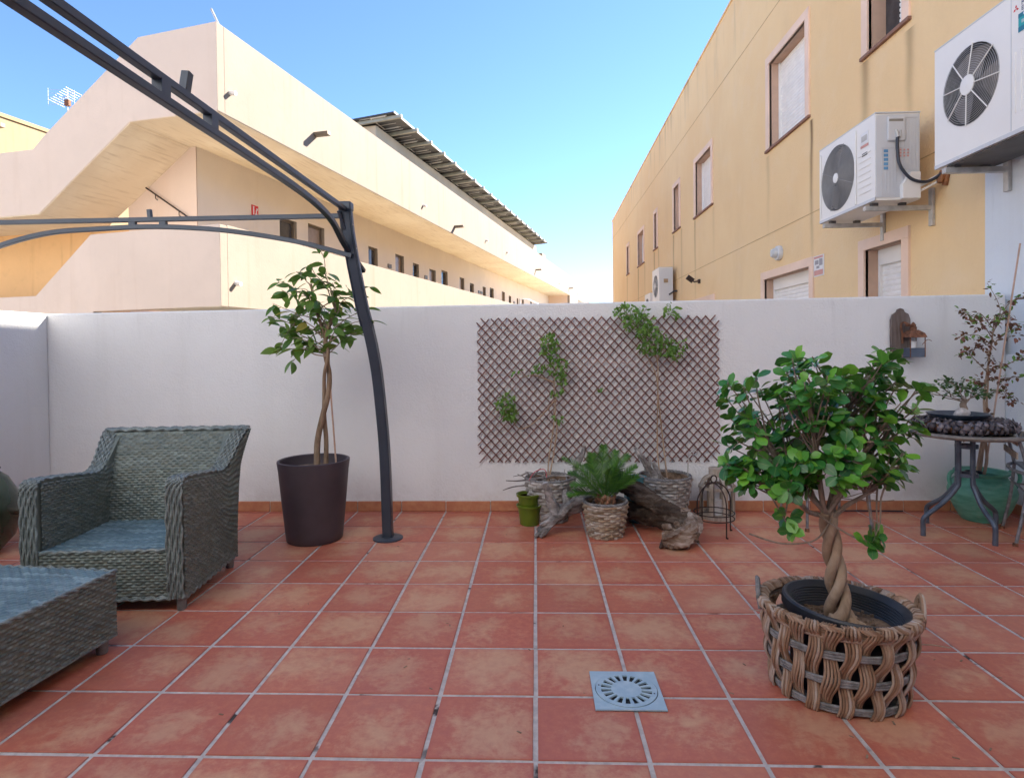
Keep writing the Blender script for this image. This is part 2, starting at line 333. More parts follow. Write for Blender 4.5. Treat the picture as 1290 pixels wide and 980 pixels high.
# ------------------------------------------------------------------ mesh helpers
class MB:
    def __init__(s): s.v = []; s.f = []; s.uv = {}
    def add(s, v, f):
        o = len(s.v); s.v += [tuple(p) for p in v]; s.f += [tuple(i + o for i in q) for q in f]
    def box(s, x0, x1, y0, y1, z0, z1, mtx=None):
        v = [(x, y, z) for z in (z0, z1) for y in (y0, y1) for x in (x0, x1)]
        if mtx: v = [tuple(mtx @ Vector(p)) for p in v]
        s.add(v, [(0, 2, 3, 1), (4, 5, 7, 6), (0, 1, 5, 4), (2, 6, 7, 3), (0, 4, 6, 2), (1, 3, 7, 5)]); return s
    def prism(s, poly, a0, a1, axis='x'):
        """poly: 2D points in the other two axes; extruded a0..a1 along axis"""
        n = len(poly)
        def P(a, p): return {'x': (a, p[0], p[1]), 'y': (p[0], a, p[1]), 'z': (p[0], p[1], a)}[axis]
        v = [P(a0, p) for p in poly] + [P(a1, p) for p in poly]
        f = [tuple(range(n)), tuple(reversed(range(n, 2 * n)))]
        f += [(i, i + n, (i + 1) % n + n, (i + 1) % n) for i in range(n)]
        s.add(v, f); return s
    def tube(s, pts, r, n=8, cap=True, flat=None):
        pts = [Vector(p) for p in pts]; m = len(pts)
        rr = r if isinstance(r, (list, tuple)) else [r] * m
        T = [(pts[min(i + 1, m - 1)] - pts[max(i - 1, 0)]).normalized() for i in range(m)]
        up = Vector((0, 0, 1)) if abs(T[0].z) < .9 else Vector((1, 0, 0))
        N = (up - T[0] * up.dot(T[0])).normalized(); v = []
        for i in range(m):
            N = (N - T[i] * N.dot(T[i])); N = N.normalized() if N.length > 1e-6 else T[i].orthogonal().normalized()
            B = T[i].cross(N)
            for k in range(n):
                a = 2 * PI * (k + .5 * (n == 4)) / n
                v.append(pts[i] + (N * math.cos(a) + B * math.sin(a)) * rr[i])
        f = [(i * n + k, i * n + (k + 1) % n, (i + 1) * n + (k + 1) % n, (i + 1) * n + k) for i in range(m - 1) for k in range(n)]
        if cap: f += [tuple(reversed(range(n))), tuple(range((m - 1) * n, m * n))]
        s.add(v, f); return s
    def lathe(s, prof, n=32, c=(0, 0, 0), sx=1, sy=1, closed=False):
        """prof: (r, z) going round the section"""
        m = len(prof); v = [(c[0] + r * sx * math.cos(2 * PI * k / n), c[1] + r * sy * math.sin(2 * PI * k / n), c[2] + z) for r, z in prof for k in range(n)]
        f = []
        for i in range(m if closed else m - 1):
            j = (i + 1) % m
            for k in range(n): f.append((i * n + k, i * n + (k + 1) % n, j * n + (k + 1) % n, j * n + k))
        if not closed:
            if prof[0][0] > 1e-5: f.append(tuple(reversed(range(n))))
            if prof[-1][0] > 1e-5: f.append(tuple(range((m - 1) * n, m * n)))
        s.add(v, f); return s
    def mesh(s, name, mat=None, smooth=False, ang=None):
        me = bpy.data.meshes.new(name); me.from_pydata(s.v, [], s.f); me.update()
        if mat is not None: me.materials.append(mat)
        if smooth:
            me.polygons.foreach_set('use_smooth', [True] * len(me.polygons))
            if ang is not None and hasattr(me, 'set_sharp_from_angle'): me.set_sharp_from_angle(angle=R_(ang))
        return me
    def build(s, name, mat, parent=None, smooth=False, ang=40, bevel=0, kind=None, label=None):
        o = bpy.data.objects.new(name, s.mesh(name, mat, smooth, ang)); return finish(o, parent, bevel, kind, label)

def finish(o, parent=None, bevel=0, kind=None, label=None):
    col.objects.link(o)
    if parent is not None: o.parent = parent
    if kind: o['kind'] = kind
    if label: o['label'] = label
    if bevel:
        b = o.modifiers.new('bevel', 'BEVEL'); b.width = bevel; b.segments = 2; b.limit_method = 'ANGLE'; b.angle_limit = R_(40)
    return o
def link(name, me, parent=None, mtx=None, kind=None):
    o = bpy.data.objects.new(name, me); col.objects.link(o)
    if parent is not None: o.parent = parent
    if mtx is not None: o.matrix_local = mtx
    if kind: o['kind'] = kind
    return o
def thing(name, label, cat, loc=(0, 0, 0), rz=0, group=None):
    o = bpy.data.objects.new(name, None); col.objects.link(o); o.location = loc; o.rotation_euler = (0, 0, rz); o.empty_display_size = .1
    return tag(o, label, cat, group)
def tag(o, label, cat, group=None):
    o['label'] = label; o['category'] = cat
    if group: o['group'] = group
    return o
def cr(pts, n=6, closed=False):
    """Catmull-Rom through points"""
    P = [Vector(p) for p in pts]; out = []; m = len(P)
    rng_ = range(m) if closed else range(m - 1)
    for i in rng_:
        if closed: a, b, c, d = P[i - 1], P[i], P[(i + 1) % m], P[(i + 2) % m]
        else: a, b, c, d = P[max(i - 1, 0)], P[i], P[i + 1], P[min(i + 2, m - 1)]
        for k in range(n):
            t = k / n
            out.append(.5 * ((2 * b) + (c - a) * t + (2 * a - 5 * b + 4 * c - d) * t * t + (3 * b - 3 * c + d - a) * t ** 3))
    if not closed: out.append(P[-1])
    return out
def lerp(a, b, t): return a + (b - a) * t
def interp(tbl, x):
    return float(np.interp(x, [p[0] for p in tbl], [p[1] for p in tbl]))

def grid_obj(name, P, mat, parent, uv=None, closed_u=False, smooth=True, kind=None):
    nu, nv = P.shape[:2]; V = P.reshape(-1, 3)
    iu = np.arange(nu if closed_u else nu - 1); iv = np.arange(nv - 1); I, J = np.meshgrid(iu, iv, indexing='ij'); I2 = (I + 1) % nu
    F = np.stack([I * nv + J, I2 * nv + J, I2 * nv + J + 1, I * nv + J + 1], -1).reshape(-1, 4)
    me = bpy.data.meshes.new(name); me.vertices.add(len(V)); me.vertices.foreach_set('co', V.ravel())
    me.loops.add(F.size); me.loops.foreach_set('vertex_index', F.ravel().astype(np.int32))
    me.polygons.add(len(F)); me.polygons.foreach_set('loop_start', np.arange(0, F.size, 4, dtype=np.int32))
    if hasattr(me.polygons[0], 'loop_total'):
        try: me.polygons.foreach_set('loop_total', np.full(len(F), 4, dtype=np.int32))
        except Exception: pass
    if uv is not None:
        ul = me.uv_layers.new(name='UVMap'); U = uv.reshape(-1, 2)[F.ravel()]; ul.data.foreach_set('uv', U.ravel())
    me.update(calc_edges=True); me.validate()
    if smooth: me.polygons.foreach_set('use_smooth', np.ones(len(me.polygons), dtype=bool))
    me.materials.append(mat)
    o = bpy.data.objects.new(name, me); return finish(o, parent, 0, kind)

def woven(name, S, LU, NR, stake, parent, mat, amp=.003, flip=False, closed=False, pr=4, ps=4, kind='stuff', over=.85):
    ns = max(2, int(round(LU / stake)))
    if closed and ns % 2: ns += 1
    nu = ns * ps + (0 if closed else 1); nv = NR * pr + 1
    a = np.arange(nu) / (ns * ps); b = np.linspace(0, 1, nv); A, B = np.meshgrid(a, b, indexing='ij')
    P = S(A, B)
    if closed:
        du = np.roll(P, -1, 0) - np.roll(P, 1, 0)
    else: du = np.gradient(P, axis=0)
    dv = np.gradient(P, axis=1); n = np.cross(du, dv); n /= (np.linalg.norm(n, axis=2, keepdims=True) + 1e-9)
    if flip: n = -n
    ru = A * ns; rv = B * NR; row = np.floor(np.minimum(rv, NR - 1e-6)); tt = 2 * (rv - row) - 1
    prof = np.sqrt(np.clip(1 - tt * tt, 0, 1)); wv = np.sin(PI * (ru + row))
    h = amp * prof * (1 + over * wv)
    ds = np.abs(ru - np.floor(ru) - .5) / .30
    h = np.maximum(h, amp * .75 * np.sqrt(np.clip(1 - ds * ds, 0, 1)) * (wv < 0))
    P = P + n * h[..., None]
    return grid_obj(name, P, mat, parent, np.stack([ru, rv], -1), closed, kind=kind)

def text_obj(name, body, size, mat, parent, mtx, depth=.0006):
    cu = bpy.data.curves.new(name, 'FONT'); cu.body = body; cu.size = size; cu.extrude = depth; cu.align_x = 'LEFT'
    tmp = bpy.data.objects.new(name, cu); col.objects.link(tmp)
    bpy.context.view_layer.update(); dg = bpy.context.evaluated_depsgraph_get()
    me = bpy.data.meshes.new_from_object(tmp.evaluated_get(dg)); bpy.data.objects.remove(tmp); bpy.data.curves.remove(cu)
    me.name = name; me.materials.clear(); me.materials.append(mat)
    return link(name, me, parent, mtx)

# ================================================================== SETTING
g = MB().box(-400, 400, -300, 900, -1.4, -1.2).build('ground', M['ground']); g['kind'] = 'structure'
T = .33
fl = MB().box(-3.8, 3.5, -4.19, 2.8, -.2, -.0035).build('floor', M['grout']); fl['kind'] = 'structure'
def tile_mesh(w_, d_):
    m = MB(); j = .0074; b = .0022; hx, hy = w_ / 2 - j, d_ / 2 - j
    lv = [(hx, hy, -.0035), (hx, hy, -.0012), (hx - b, hy - b, 0)]
    v = [(sx * x, sy * y, z) for x, y, z in lv for sx, sy in ((-1, -1), (1, -1), (1, 1), (-1, 1))]
    f = [(i * 4 + k, i * 4 + (k + 1) % 4, (i + 1) * 4 + (k + 1) % 4, (i + 1) * 4 + k) for i in range(2) for k in range(4)] + [(8, 9, 10, 11)]
    m.add(v, f); return m
tm = tile_mesh(T, T).mesh('tile', M['tile'])
for r in range(-2, 8):
    for c in range(-11, 10):
        o = link('tile', tm, fl)
        o.location = ((c + .5) * T + rng.uniform(-.0012, .0012), (r + .5) * T + rng.uniform(-.0012, .0012), rng.uniform(-.0003, .0006))
        o.rotation_euler = (rng.uniform(-.0015, .0015), rng.uniform(-.0015, .0015), rng.uniform(-.003, .003))
m = MB()
def rawtile(x0, x1, y0, y1):
    t_ = tile_mesh(x1 - x0, y1 - y0); cx, cy = (x0 + x1) / 2, (y0 + y1) / 2
    m.add([(a + cx, b + cy, c) for a, b, c in t_.v], t_.f)
for c in range(-11, 10):
    rawtile(c * T, c * T + T, 2.64, 2.705)
    for r in range(-12, -2): rawtile(c * T, c * T + T, r * T, r * T + T)
for r in range(-12, 8): rawtile(3.30, 3.375, r * T, r * T + T); rawtile(-3.68, -3.63, r * T, r * T + T)
o = m.build('tile', M['tile'], fl, kind='stuff')

# back wall, side walls, skirting
bw = thing('terrace_wall', 'long white roughcast wall across the back of the terrace behind the trellis', 'wall')
m = MB()
v = [(-3.9, 2.70, -.2), (3.36, 2.70, -.2), (3.36, 2.95, -.2), (-3.9, 2.95, -.2), (-3.9, 2.70, 1.495), (3.36, 2.70, 1.545), (3.36, 2.95, 1.545), (-3.9, 2.95, 1.495)]
m.add(v, [(3, 2, 1, 0), (4, 5, 6, 7), (0, 1, 5, 4), (1, 2, 6, 5), (2, 3, 7, 6), (3, 0, 4, 7)])
m.build('wall_body', M['white_wall'], bw, bevel=.012)
sk = MB().box(-T / 2 + .003, T / 2 - .003, -.011, .011, 0, .074)
skm = sk.mesh('skirting_tile', M['skirt'])
def skirt(parent, x, y, rz):
    o = link('skirting_tile', skm, parent); o.location = (x, y, rng.uniform(-.001, .001)); o.rotation_euler = (0, 0, rz)
    b = o.modifiers.new('bevel', 'BEVEL'); b.width = .003; b.segments = 2
for c in range(-11, 10): skirt(bw, (c + .5) * T, 2.698, 0)
MB().box(-3.665, 3.355, 2.694, 2.71, 0, .070).build('skirting_grout', M['grout'], bw)
lw = thing('terrace_wall', 'white roughcast side wall at the left edge, its top caught by the sun', 'wall')
MB().box(-3.92, -3.67, -4.19, 2.698, -.2, 1.497).build('wall_body', M['white_wall2'], lw, bevel=.012)
for r in range(-12, 8): skirt(lw, -3.669, (r + .5) * T, PI / 2)
MB().box(-3.68, -3.664, -4.1, 2.65, 0, .070).build('skirting_grout', M['grout'], lw)
rw = thing('terrace_wall', 'low white side wall with a flat ledge at the right edge behind the green urn', 'wall')
MB().box(3.362, 3.39, -4.19, 2.96, -.2, 1.115).build('wall_body', M['white_wall2'], rw, bevel=.008)
for r in range(-12, 8): skirt(rw, 3.361, (r + .5) * T, PI / 2)
MB().box(3.354, 3.37, -4.1, 2.69, 0, .070).build('skirting_grout', M['grout'], rw)

# ------------------------------------------------------------------ the house the terrace belongs to (unseen behind the camera, added and sized for bounce light)
hs = thing('unseen_house', 'unseen white house with a glazed door, sized to bounce light onto the terrace', 'house', (-4, -4.2, 0))
m = MB()
def holed0(m, A, w0, w1, h0, h1, holes):
    ws = sorted({w0, w1, *[h[0] for h in holes], *[h[1] for h in holes]}); hs_ = sorted({h0, h1, *[h[2] for h in holes], *[h[3] for h in holes]})
    for a, b in zip(ws, ws[1:]):
        for c, d in zip(hs_, hs_[1:]):
            if any(h[0] < (a + b) / 2 < h[1] and h[2] < (c + d) / 2 < h[3] for h in holes): continue
            m.add([A(a, c), A(b, c), A(b, d), A(a, d)], [(0, 1, 2, 3)])
hh = [(2.9, 5.1, .02, 2.2), (-3.4, -2.2, 1.0, 2.2), (3.2, 4.6, 3.9, 5.1), (-3.4, -2.2, 3.9, 5.1)]
holed0(m, lambda w_, h_: (w_, 0, h_), -14, 7.35, -1.3, 10.0, hh)
m.add([(-14, 0, -1.3), (7.35, 0, -1.3), (7.35, 0, 10.0), (-14, 0, 10.0), (-14, -8, -1.3), (7.35, -8, -1.3), (7.35, -8, 10.0), (-14, -8, 10.0)], [(0, 3, 7, 4), (1, 5, 6, 2), (3, 2, 6, 7), (4, 7, 6, 5)])
m.build('house_wall', M['white_wall2'], hs)
for k, (a, b, c, d) in enumerate(hh):
    fr = MB().box(a, b, -.14, -.08, c, c + .07).box(a, b, -.14, -.08, d - .07, d).box(a, a + .07, -.14, -.08, c + .07, d - .07).box(b - .07, b, -.14, -.08, c + .07, d - .07).box((a + b) / 2 - .04, (a + b) / 2 + .04, -.14, -.08, c + .07, d - .07)
    wd = fr.build('door' if k == 0 else 'window', M['ac_white'], hs, bevel=.004)
    MB().box(a + .07, b - .07, -.125, -.11, c + .07, d - .07).build('pane', M['glass_dark'], wd)
    q = MB(); q.add([(a, 0, c), (b, 0, c), (b, 0, d), (a, 0, d), (a, -.2, c), (b, -.2, c), (b, -.2, d), (a, -.2, d)], [(0, 4, 5, 1), (1, 5, 6, 2), (2, 6, 7, 3), (3, 7, 4, 0)]); q.build('reveal', M['white_wall2'], wd)

# ------------------------------------------------------------------ right ochre building
def holed(m, A, w0, w1, h0f, h1f, holes):
    """fill a wall plane with rectangular holes; A(w,h) -> point; h0f/h1f constant or top function"""
    ws = sorted({w0, w1, *[h[0] for h in holes], *[h[1] for h in holes]}); hs = sorted({h0f, *[h[2] for h in holes], *[h[3] for h in holes]})
    for a, b in zip(ws, ws[1:]):
        for k in range(len(hs)):
            lo = hs[k]; top = k == len(hs) - 1; hi = None if top else hs[k + 1]
            if not top:
                cw, ch = (a + b) / 2, (lo + hi) / 2
                if any(h[0] < cw < h[1] and h[2] < ch < h[3] for h in holes): continue
                m.add([A(a, lo), A(b, lo), A(b, hi), A(a, hi)], [(0, 1, 2, 3)])
            else: m.add([A(a, lo), A(b, lo), A(b, h1f(b)), A(a, h1f(a))], [(0, 1, 2, 3)])
def slats(m, y0, y1, z0, z1, x, pitch=.05):
    n = max(1, int((z1 - z0) / pitch)); p = (z1 - z0) / n
    for k in range(n):
        a = z0 + k * p
        m.add([(x + .006, y0, a), (x - .006, y0, a + p * .35), (x - .006, y0, a + p * .75), (x + .006, y0, a + p), (x + .006, y1, a), (x - .006, y1, a + p * .35), (x - .006, y1, a + p * .75), (x + .006, y1, a + p)],
              [(0, 1, 5, 4), (1, 2, 6, 5), (2, 3, 7, 6)])
FX = 3.43
ob = thing('ochre_building', 'tall ochre rendered building with a row of shuttered windows on the right', 'building', (6, 14, 0))
def L(p): return (p[0] - 6, p[1] - 14, p[2])
ztop = lambda y: 7.30 - .0255 * y
# windows: near edge, far edge (outer trim), sill z, head z, reveal depth, how far the blind sits in
wins = [(3.90, 4.70, 4.10, 5.55, 'open'), (5.90, 7.30, 3.98, 5.36, 'blind'), (9.97, 11.33, 3.87, 5.15, 'blind'), (12.55, 13.32, 3.94, 5.14, 'slit'), (15.15, 15.74, 3.90, 5.04, 'slit'),
        (17.22, 18.45, 3.78, 4.97, 'blind'), (20.2, 20.85, 3.80, 4.97, 'slit'), (5.81, 7.52, .9, 2.28, 'roller'), (3.91, 4.77, .9, 2.275, 'roller'), (9.89, 11.70, .9, 2.19, 'roller'), (14.6, 15.9, .9, 2.1, 'roller')]
tw = .11
holes = [(a + tw, b - tw, z0 + .05, z1 - tw) for a, b, z0, z1, k in wins]
m = MB()
holed(m, lambda y, z: L((FX, y, z)), -4.19, 24.95, -1.3, ztop, holes)
A = [L(p) for p in [(FX, -4.19, -1.3), (FX, 24.95, -1.3), (FX, 24.95, ztop(24.95)), (FX, -4.19, ztop(-4.19)), (11, -4.19, -1.3), (11, 24.95, -1.3), (11, 24.95, ztop(24.95)), (11, -4.19, ztop(-4.19))]]
m.add(A, [(0, 3, 7, 4), (1, 5, 6, 2), (3, 2, 6, 7), (4, 7, 6, 5)])
m.build('facade_wall', M['facade'], ob)
MB().prism([(-4.19 - 14, ztop(-4.19)), (24.95 - 14, ztop(24.95)), (24.95 - 14, ztop(24.95) + .04), (-4.19 - 14, ztop(-4.19) + .04)], FX - 6 - .02, FX - 6 + .3, 'x').build('coping', M['facade'], ob)
# fine string grooves / joints in the render
for z, y0, y1 in ((2.83, 3.0, 24.9), (5.965, 3.0, 24.9)):
    MB().prism([(y0 - 14, z), (y1 - 14, z - .06), (y1 - 14, z - .067), (y0 - 14, z - .007)], FX - 6.004, FX - 5.99, 'x').build('render_joint', simple('joint_line', (.50, .33, .17), .9), ob)
for a, b, z0, z1, kind in wins:
    rt = MB(); y0, y1, zb, zt = a + tw, b - tw, z0 + .05, z1 - tw; xr = FX + .17
    rv = [L(p) for p in [(FX, y0, zb), (FX, y1, zb), (FX, y1, zt), (FX, y0, zt), (xr, y0, zb), (xr, y1, zb), (xr, y1, zt), (xr, y0, zt)]]
    fr = MB()
    for q in ((a, y0, zb, zt), (y1, b, zb, zt), (a, b, zt, z1)):
        fr.box(FX - 6 - .022, FX - 6 + .03, q[0] - 14, q[1] - 14, q[2], q[3])
    win = fr.build('window', M['trim'], ob, bevel=.004)
    rt.add(rv, [(0, 4, 5, 1), (1, 5, 6, 2), (2, 6, 7, 3), (3, 7, 4, 0)]); rt.build('reveal', M['reveal'], win)
    MB().box(FX - 6 - .035, FX - 6 + .17, a - 14 - .01, b - 14 + .01, z0 + .018, z0 + .05).build('sill', simple('dark_brick_sill', (.26, .13, .085), .8), win)
    s_ = MB()
    if kind == 'open':
        MB().box(xr - 6, xr - 5.98, y0 - 14, y1 - 14, zb, zt).build('pane', M['glass_dark'], win)
        MB().box(xr - 6 - .06, xr - 6 - .001, y0 - 14, y0 - 14 + .10, zb, zt).build('frame', M['ac_white'], win, bevel=.004)
        slats(s_, y0 - 14 + .1, y0 - 14 + .32, zb, zt, xr - 6 - .012)
        s_.build('roller_shutter', M['shutter'], win)
    else:
        slats(s_, y0 - 14, y1 - 14, zb, zt, xr - 6 - .012, .046 if kind != 'roller' else .055)
        s_.build('roller_shutter', M['shutter'], win)
        f2 = MB().box(xr - 6 - .045, xr - 6, y1 - 14 - .035, y1 - 14, zb, zt).box(xr - 6 - .045, xr - 6, y0 - 14, y0 - 14 + .03, zb, zt)
        if kind == 'roller': f2.box(xr - 6 - .05, xr - 6, y0 - 14 + .03, y1 - 14 - .035, zt - .16, zt)
        f2.build('shutter_guide', M['ac_white'], win, bevel=.003)
# white painted wall of the terrace side
ww = MB().box(3.40, 3.432, -4.19, 2.957, .9, 2.75).build('white_wall', M['white_wall2']); tag(ww, 'white painted wall below the nearest air conditioner at the right edge', 'wall')

# small things on the facade
bl = thing('bulkhead_lamp', 'round white bulkhead lamp on the ochre wall above a shuttered window', 'lamp', (FX - .001, 6.83, 2.477))
MB().lathe([(.0, 0), (.10, 0), (.105, .02), (.095, .055), (.075, .06), (.0, .06)], 28).build('lamp_body', M['ac_side'], bl, True).rotation_euler = (0, -PI / 2, 0)
MB().lathe([(.074, .055), (.066, .10), (.04, .125), (0, .132)], 24).build('glass_dome', M['lampglass'], bl, True).rotation_euler = (0, -PI / 2, 0)
o = MB().box(-.012, .012, -.016, .016, -.05, .05).build('cross_bar', M['ac_side'], bl, bevel=.004); o.location = (-.12, 0, 0)
fd = thing('flood_light', 'small black flood light on an arm beside the far air conditioners', 'lamp', (FX, 10.93, 2.54))
MB().box(-.06, .0, -.05, .05, -.07, .05).build('wall_bracket', M['iron'], fd, bevel=.006)
MB().tube([(-.05, 0, 0), (-.16, .02, -.02), (-.22, .08, .03)], .022, 8).build('arm', M['iron'], fd, True)
o = MB().box(-.11, .11, -.035, .035, -.075, .075).build('lamp_head', M['iron'], fd, bevel=.01); o.location = (-.26, .12, .08); o.rotation_euler = (.3, .6, .2)
fd.scale = (.7, .7, .7)
nsg = thing('wall_notice', 'small white and pink notice plate fixed beside a shuttered window', 'sign', (FX - .004, 5.68, 2.146))
MB().box(-.004, .004, -.128, .128, -.125, .125).build('plate', M['sign_white'], nsg, bevel=.002)
m = MB()
for (a, b, c, d) in ((-.10, -.02, .0, .08), (0, .09, .02, .07), (-.02, .05, -.03, .0)): m.box(-.0065, -.0045, a, b, c, d)
m.build('print_block', M['sign_grey'], nsg); MB().box(-.0065, -.0045, -.11, .11, -.11, -.05).box(-.0065, -.0045, -.11, .11, .09, .115).build('pink_band', M['sign_pink'], nsg)

# ------------------------------------------------------------------ air conditioners
def ac_unit(name, label, y0, y1, x0, x1, z0, z1, fan_y, fan_z, fan_r, style, wall_x=FX, detail=True):
    cy = (y0 + y1) / 2; root = thing(name, label, 'air conditioner', (x1, cy, z0), 0)
    W, D, H = y1 - y0, x1 - x0, z1 - z0; hy = W / 2; fy, fz = fan_y - cy, fan_z - z0
    n = 40
    # casing: box with a round fan opening in the front (-X) face
    m = MB(); x = -D
    ring = [(x, fy + fan_r * math.cos(2 * PI * k / n), fz + fan_r * math.sin(2 * PI * k / n)) for k in range(n)]
    def border(a):
        c, s = math.cos(a), math.sin(a); ts = []
        if c > 1e-6: ts.append((hy - fy) / c)
        if c < -1e-6: ts.append((-hy - fy) / c)
        if s > 1e-6: ts.append((H - fz) / s)
        if s < -1e-6: ts.append((-fz) / s)
        t = min(ts); return (x, fy + c * t, fz + s * t)
    outer = [border(2 * PI * k / n) for k in range(n)]
    m.add(ring + outer, [(k, (k + 1) % n, (k + 1) % n + n, k + n) for k in range(n)])
    # fill the four corners that the radial border leaves out
    for (yc, zc) in ((-hy, 0), (hy, 0), (hy, H), (-hy, H)):
        ang = math.atan2(zc - fz, yc - fy) % (2 * PI); k = int(ang / (2 * PI) * n); p, q = outer[k % n], outer[(k + 1) % n]
        m.add([p, q, (x, yc, zc)], [(0, 1, 2)])
    m.add([(x, -hy, 0), (x, hy, 0), (x, hy, H), (x, -hy, H), (0, -hy, 0), (0, hy, 0), (0, hy, H), (0, -hy, H)], [(0, 3, 7, 4), (1, 5, 6, 2), (3, 2, 6, 7), (4, 7, 6, 5), (0, 4, 5, 1)])
    inner = [(x + .09, p[1], p[2]) for p in ring]
    m.build('casing', M['ac_white'], root)
    m = MB(); m.add(ring + inner + [(x + .09, fy, fz)], [(k, k + n, (k + 1) % n + n, (k + 1) % n) for k in range(n)] + [(k + n, 2 * n, (k + 1) % n + n) for k in range(n)])
    m.build('fan_duct', M['ac_black'], root, True)
    if not detail:
        m = MB()
        for rr in (.35, .6, .85, 1.0): m.tube([(x - .006, fy + fan_r * rr * math.cos(a * PI / 12), fz + fan_r * rr * math.sin(a * PI / 12)) for a in range(25)], .006, 4)
        m.build('fan_grille', M['ac_grille'], root)
    else:
        m = MB(); hub = .2 if style == 'bars' else .12
        nr = 15 if style == 'bars' else 19
        for i in range(nr):
            rr = fan_r * lerp(hub, 1.0, (i + 1) / nr)
            m.tube([(x - .012 * (1 - (rr / fan_r) ** 2) - .004, fy + rr * math.cos(a * PI / 20), fz + rr * math.sin(a * PI / 20)) for a in range(41)], .0016 if style == 'bars' else .0042, 4, False)
        m.build('fan_grille', M['steel'] if style == 'bars' else M['ac_grille'], root, True)
        m = MB()
        for k in range(8 if style == 'bars' else 4):
            a = 2 * PI * k / 8 + .12 if style == 'bars' else 2 * PI * k / 4 + .4
            m.tube([(x - .020, fy + fan_r * hub * math.cos(a), fz + fan_r * hub * math.sin(a)), (x - .006, fy + fan_r * 1.03 * math.cos(a), fz + fan_r * 1.03 * math.sin(a))], .0042 if style == 'bars' else .003, 6)
        m.build('grille_spoke', M['ac_white'] if style == 'bars' else M['ac_grille'], root, True)
        m = MB().lathe([(0, 0), (fan_r * hub * 1.25, 0), (fan_r * hub * 1.25, .01), (0, .014)], 28); o = m.build('grille_hub', M['ac_white'], root, True); o.location = (x - .012, fy, fz); o.rotation_euler = (0, -PI / 2, 0)
        for k in range(3):
            a0 = 2 * PI * k / 3 + .5; m = MB(); vs = []
            for i in range(9):
                a = a0 + i / 8 * 1.25
                for rr in (.2, .6, .96): vs.append((x + .045 + .035 * (i / 8 - .5), fy + fan_r * rr * math.cos(a + .25 * rr), fz + fan_r * rr * math.sin(a + .25 * rr)))
            m.add(vs, [(i * 3 + j, i * 3 + j + 1, i * 3 + j + 4, i * 3 + j + 3) for i in range(8) for j in range(2)]); m.build('fan_blade', M['ac_blade'], root, True)
        # near side face: raised seams and ribs
        o = MB().box(-D + .004, -.004, -hy - .006, -hy - .0005, .02, H - .012).build('side_panel', M['ac_side'], root, bevel=.003)
        MB().box(-D - .003, .003, -hy - .009, hy + .003, H - .0005, H + .012).build('lid', M['ac_side'], root, bevel=.004)
        MB().box(-D - .004, -D + .01, -hy, hy, 0.0, .028).build('base_rail', M['ac_side'], root, bevel=.003)
    # brackets under the unit, reaching the wall
    wx = wall_x - x1
    for yy in (-hy + .12, hy - .14):
        m = MB().box(-D - .03, wx - .012, yy - .02, yy + .02, -.065, -.025).box(wx - .03, wx - .002, yy - .025, yy + .025, -.20, .12)
        m.build('wall_bracket', M['steel'], root, bevel=.004)
        for q_ in (-D + .03, -.10): MB().box(q_, q_ + .05, yy - .022, yy + .022, -.025, 0).build('rubber_block', M['ac_black'], root)
    return root, (D, H, hy, fy, fz)
ac1, (D, H, hy, fy, fz) = ac_unit('air_conditioner', 'large white air conditioner with striped fan guard hanging at the right edge', 1.80, 2.86, 2.97, 3.30, 2.475, 3.335, 2.50, 2.945, .262, 'bars', 3.40)
# front panel seams, ribs, logo and energy label of the nearest unit (front is the -X face, its right is towards -Y)
def FM(y, z, off=.0012): return Matrix(((0, 0, -1, -D - off), (-1, 0, 0, y), (0, 1, 0, z), (0, 0, 0, 1)))
MB().box(-D - .0025, -D - .0005, fy - .36, fy - .354, .03, H - .02).build('panel_seam', M['ac_side'], ac1)
for k in range(5):
    yy = fy - .39 - k * .045
    MB().tube([(-D - .001, yy, .13), (-D - .001, yy, .50)], .0045, 6).build('pressed_rib', M['ac_white'], ac1, True)
ly, lz = fy - .395, H - .10
o = MB()
for k in range(3):
    a = PI / 2 + k * 2 * PI / 3; d1, d2 = .014, .028
    c = [(0, 0), (d1 * math.cos(a - PI / 6) * 1.0, d1 * math.sin(a - PI / 6)), (d2 * .87 * math.cos(a), d2 * .87 * math.sin(a)), (d1 * math.cos(a + PI / 6), d1 * math.sin(a + PI / 6))]
    o.add([(-D - .0016, ly - p[0], lz + p[1]) for p in c], [(0, 1, 2, 3)])
o.build('red_emblem', M['red'], ac1)
text_obj('logo_text', 'MITSUBISHI', .038, M['ink'], ac1, FM(ly - .04, lz + .0))
text_obj('logo_text', 'ELECTRIC', .038, M['ink'], ac1, FM(ly - .04, lz - .032))
MB().box(-D - .003, -D - .001, ly - .30, ly - .02, lz - .155, lz - .045).build('energy_label', M['teal'], ac1)
MB().box(-D - .004, -D - .0032, ly - .30, ly - .02, lz - .155, lz - .125).box(-D - .004, -D - .0032, ly - .30, ly - .02, lz - .07, lz - .045).build('label_band', M['teal_dark'], ac1)
MB().box(-D - .0052, -D - .0042, ly - .16, ly - .06, lz - .066, lz - .050).build('label_print', M['sign_white'], ac1)
MB().box(-D - .0052, -D - .0042, ly - .14, ly - .09, lz - .150, lz - .132).build('label_print', M['sign_white'], ac1)
MB().box(-D - .0042, -D - .0032, ly - .20, ly - .045, lz - .108, lz - .088).build('label_print', simple('label_grey', (.42, .50, .48), .5), ac1)
MB().box(-D + .02, .02, -hy + .1, hy - .1, -.012, -.002).build('drip_tray', M['ac_black'], ac1)

ac2, (D, H, hy, fy, fz) = ac_unit('air_conditioner', 'white air conditioner with spiral fan guard and black cable on its side', 3.47, 4.46, 2.875, 3.24, 2.405, 3.125, 4.10, 2.765, .30, 'spiral')
m = MB(); nn = 48
for i in range(nn): pass
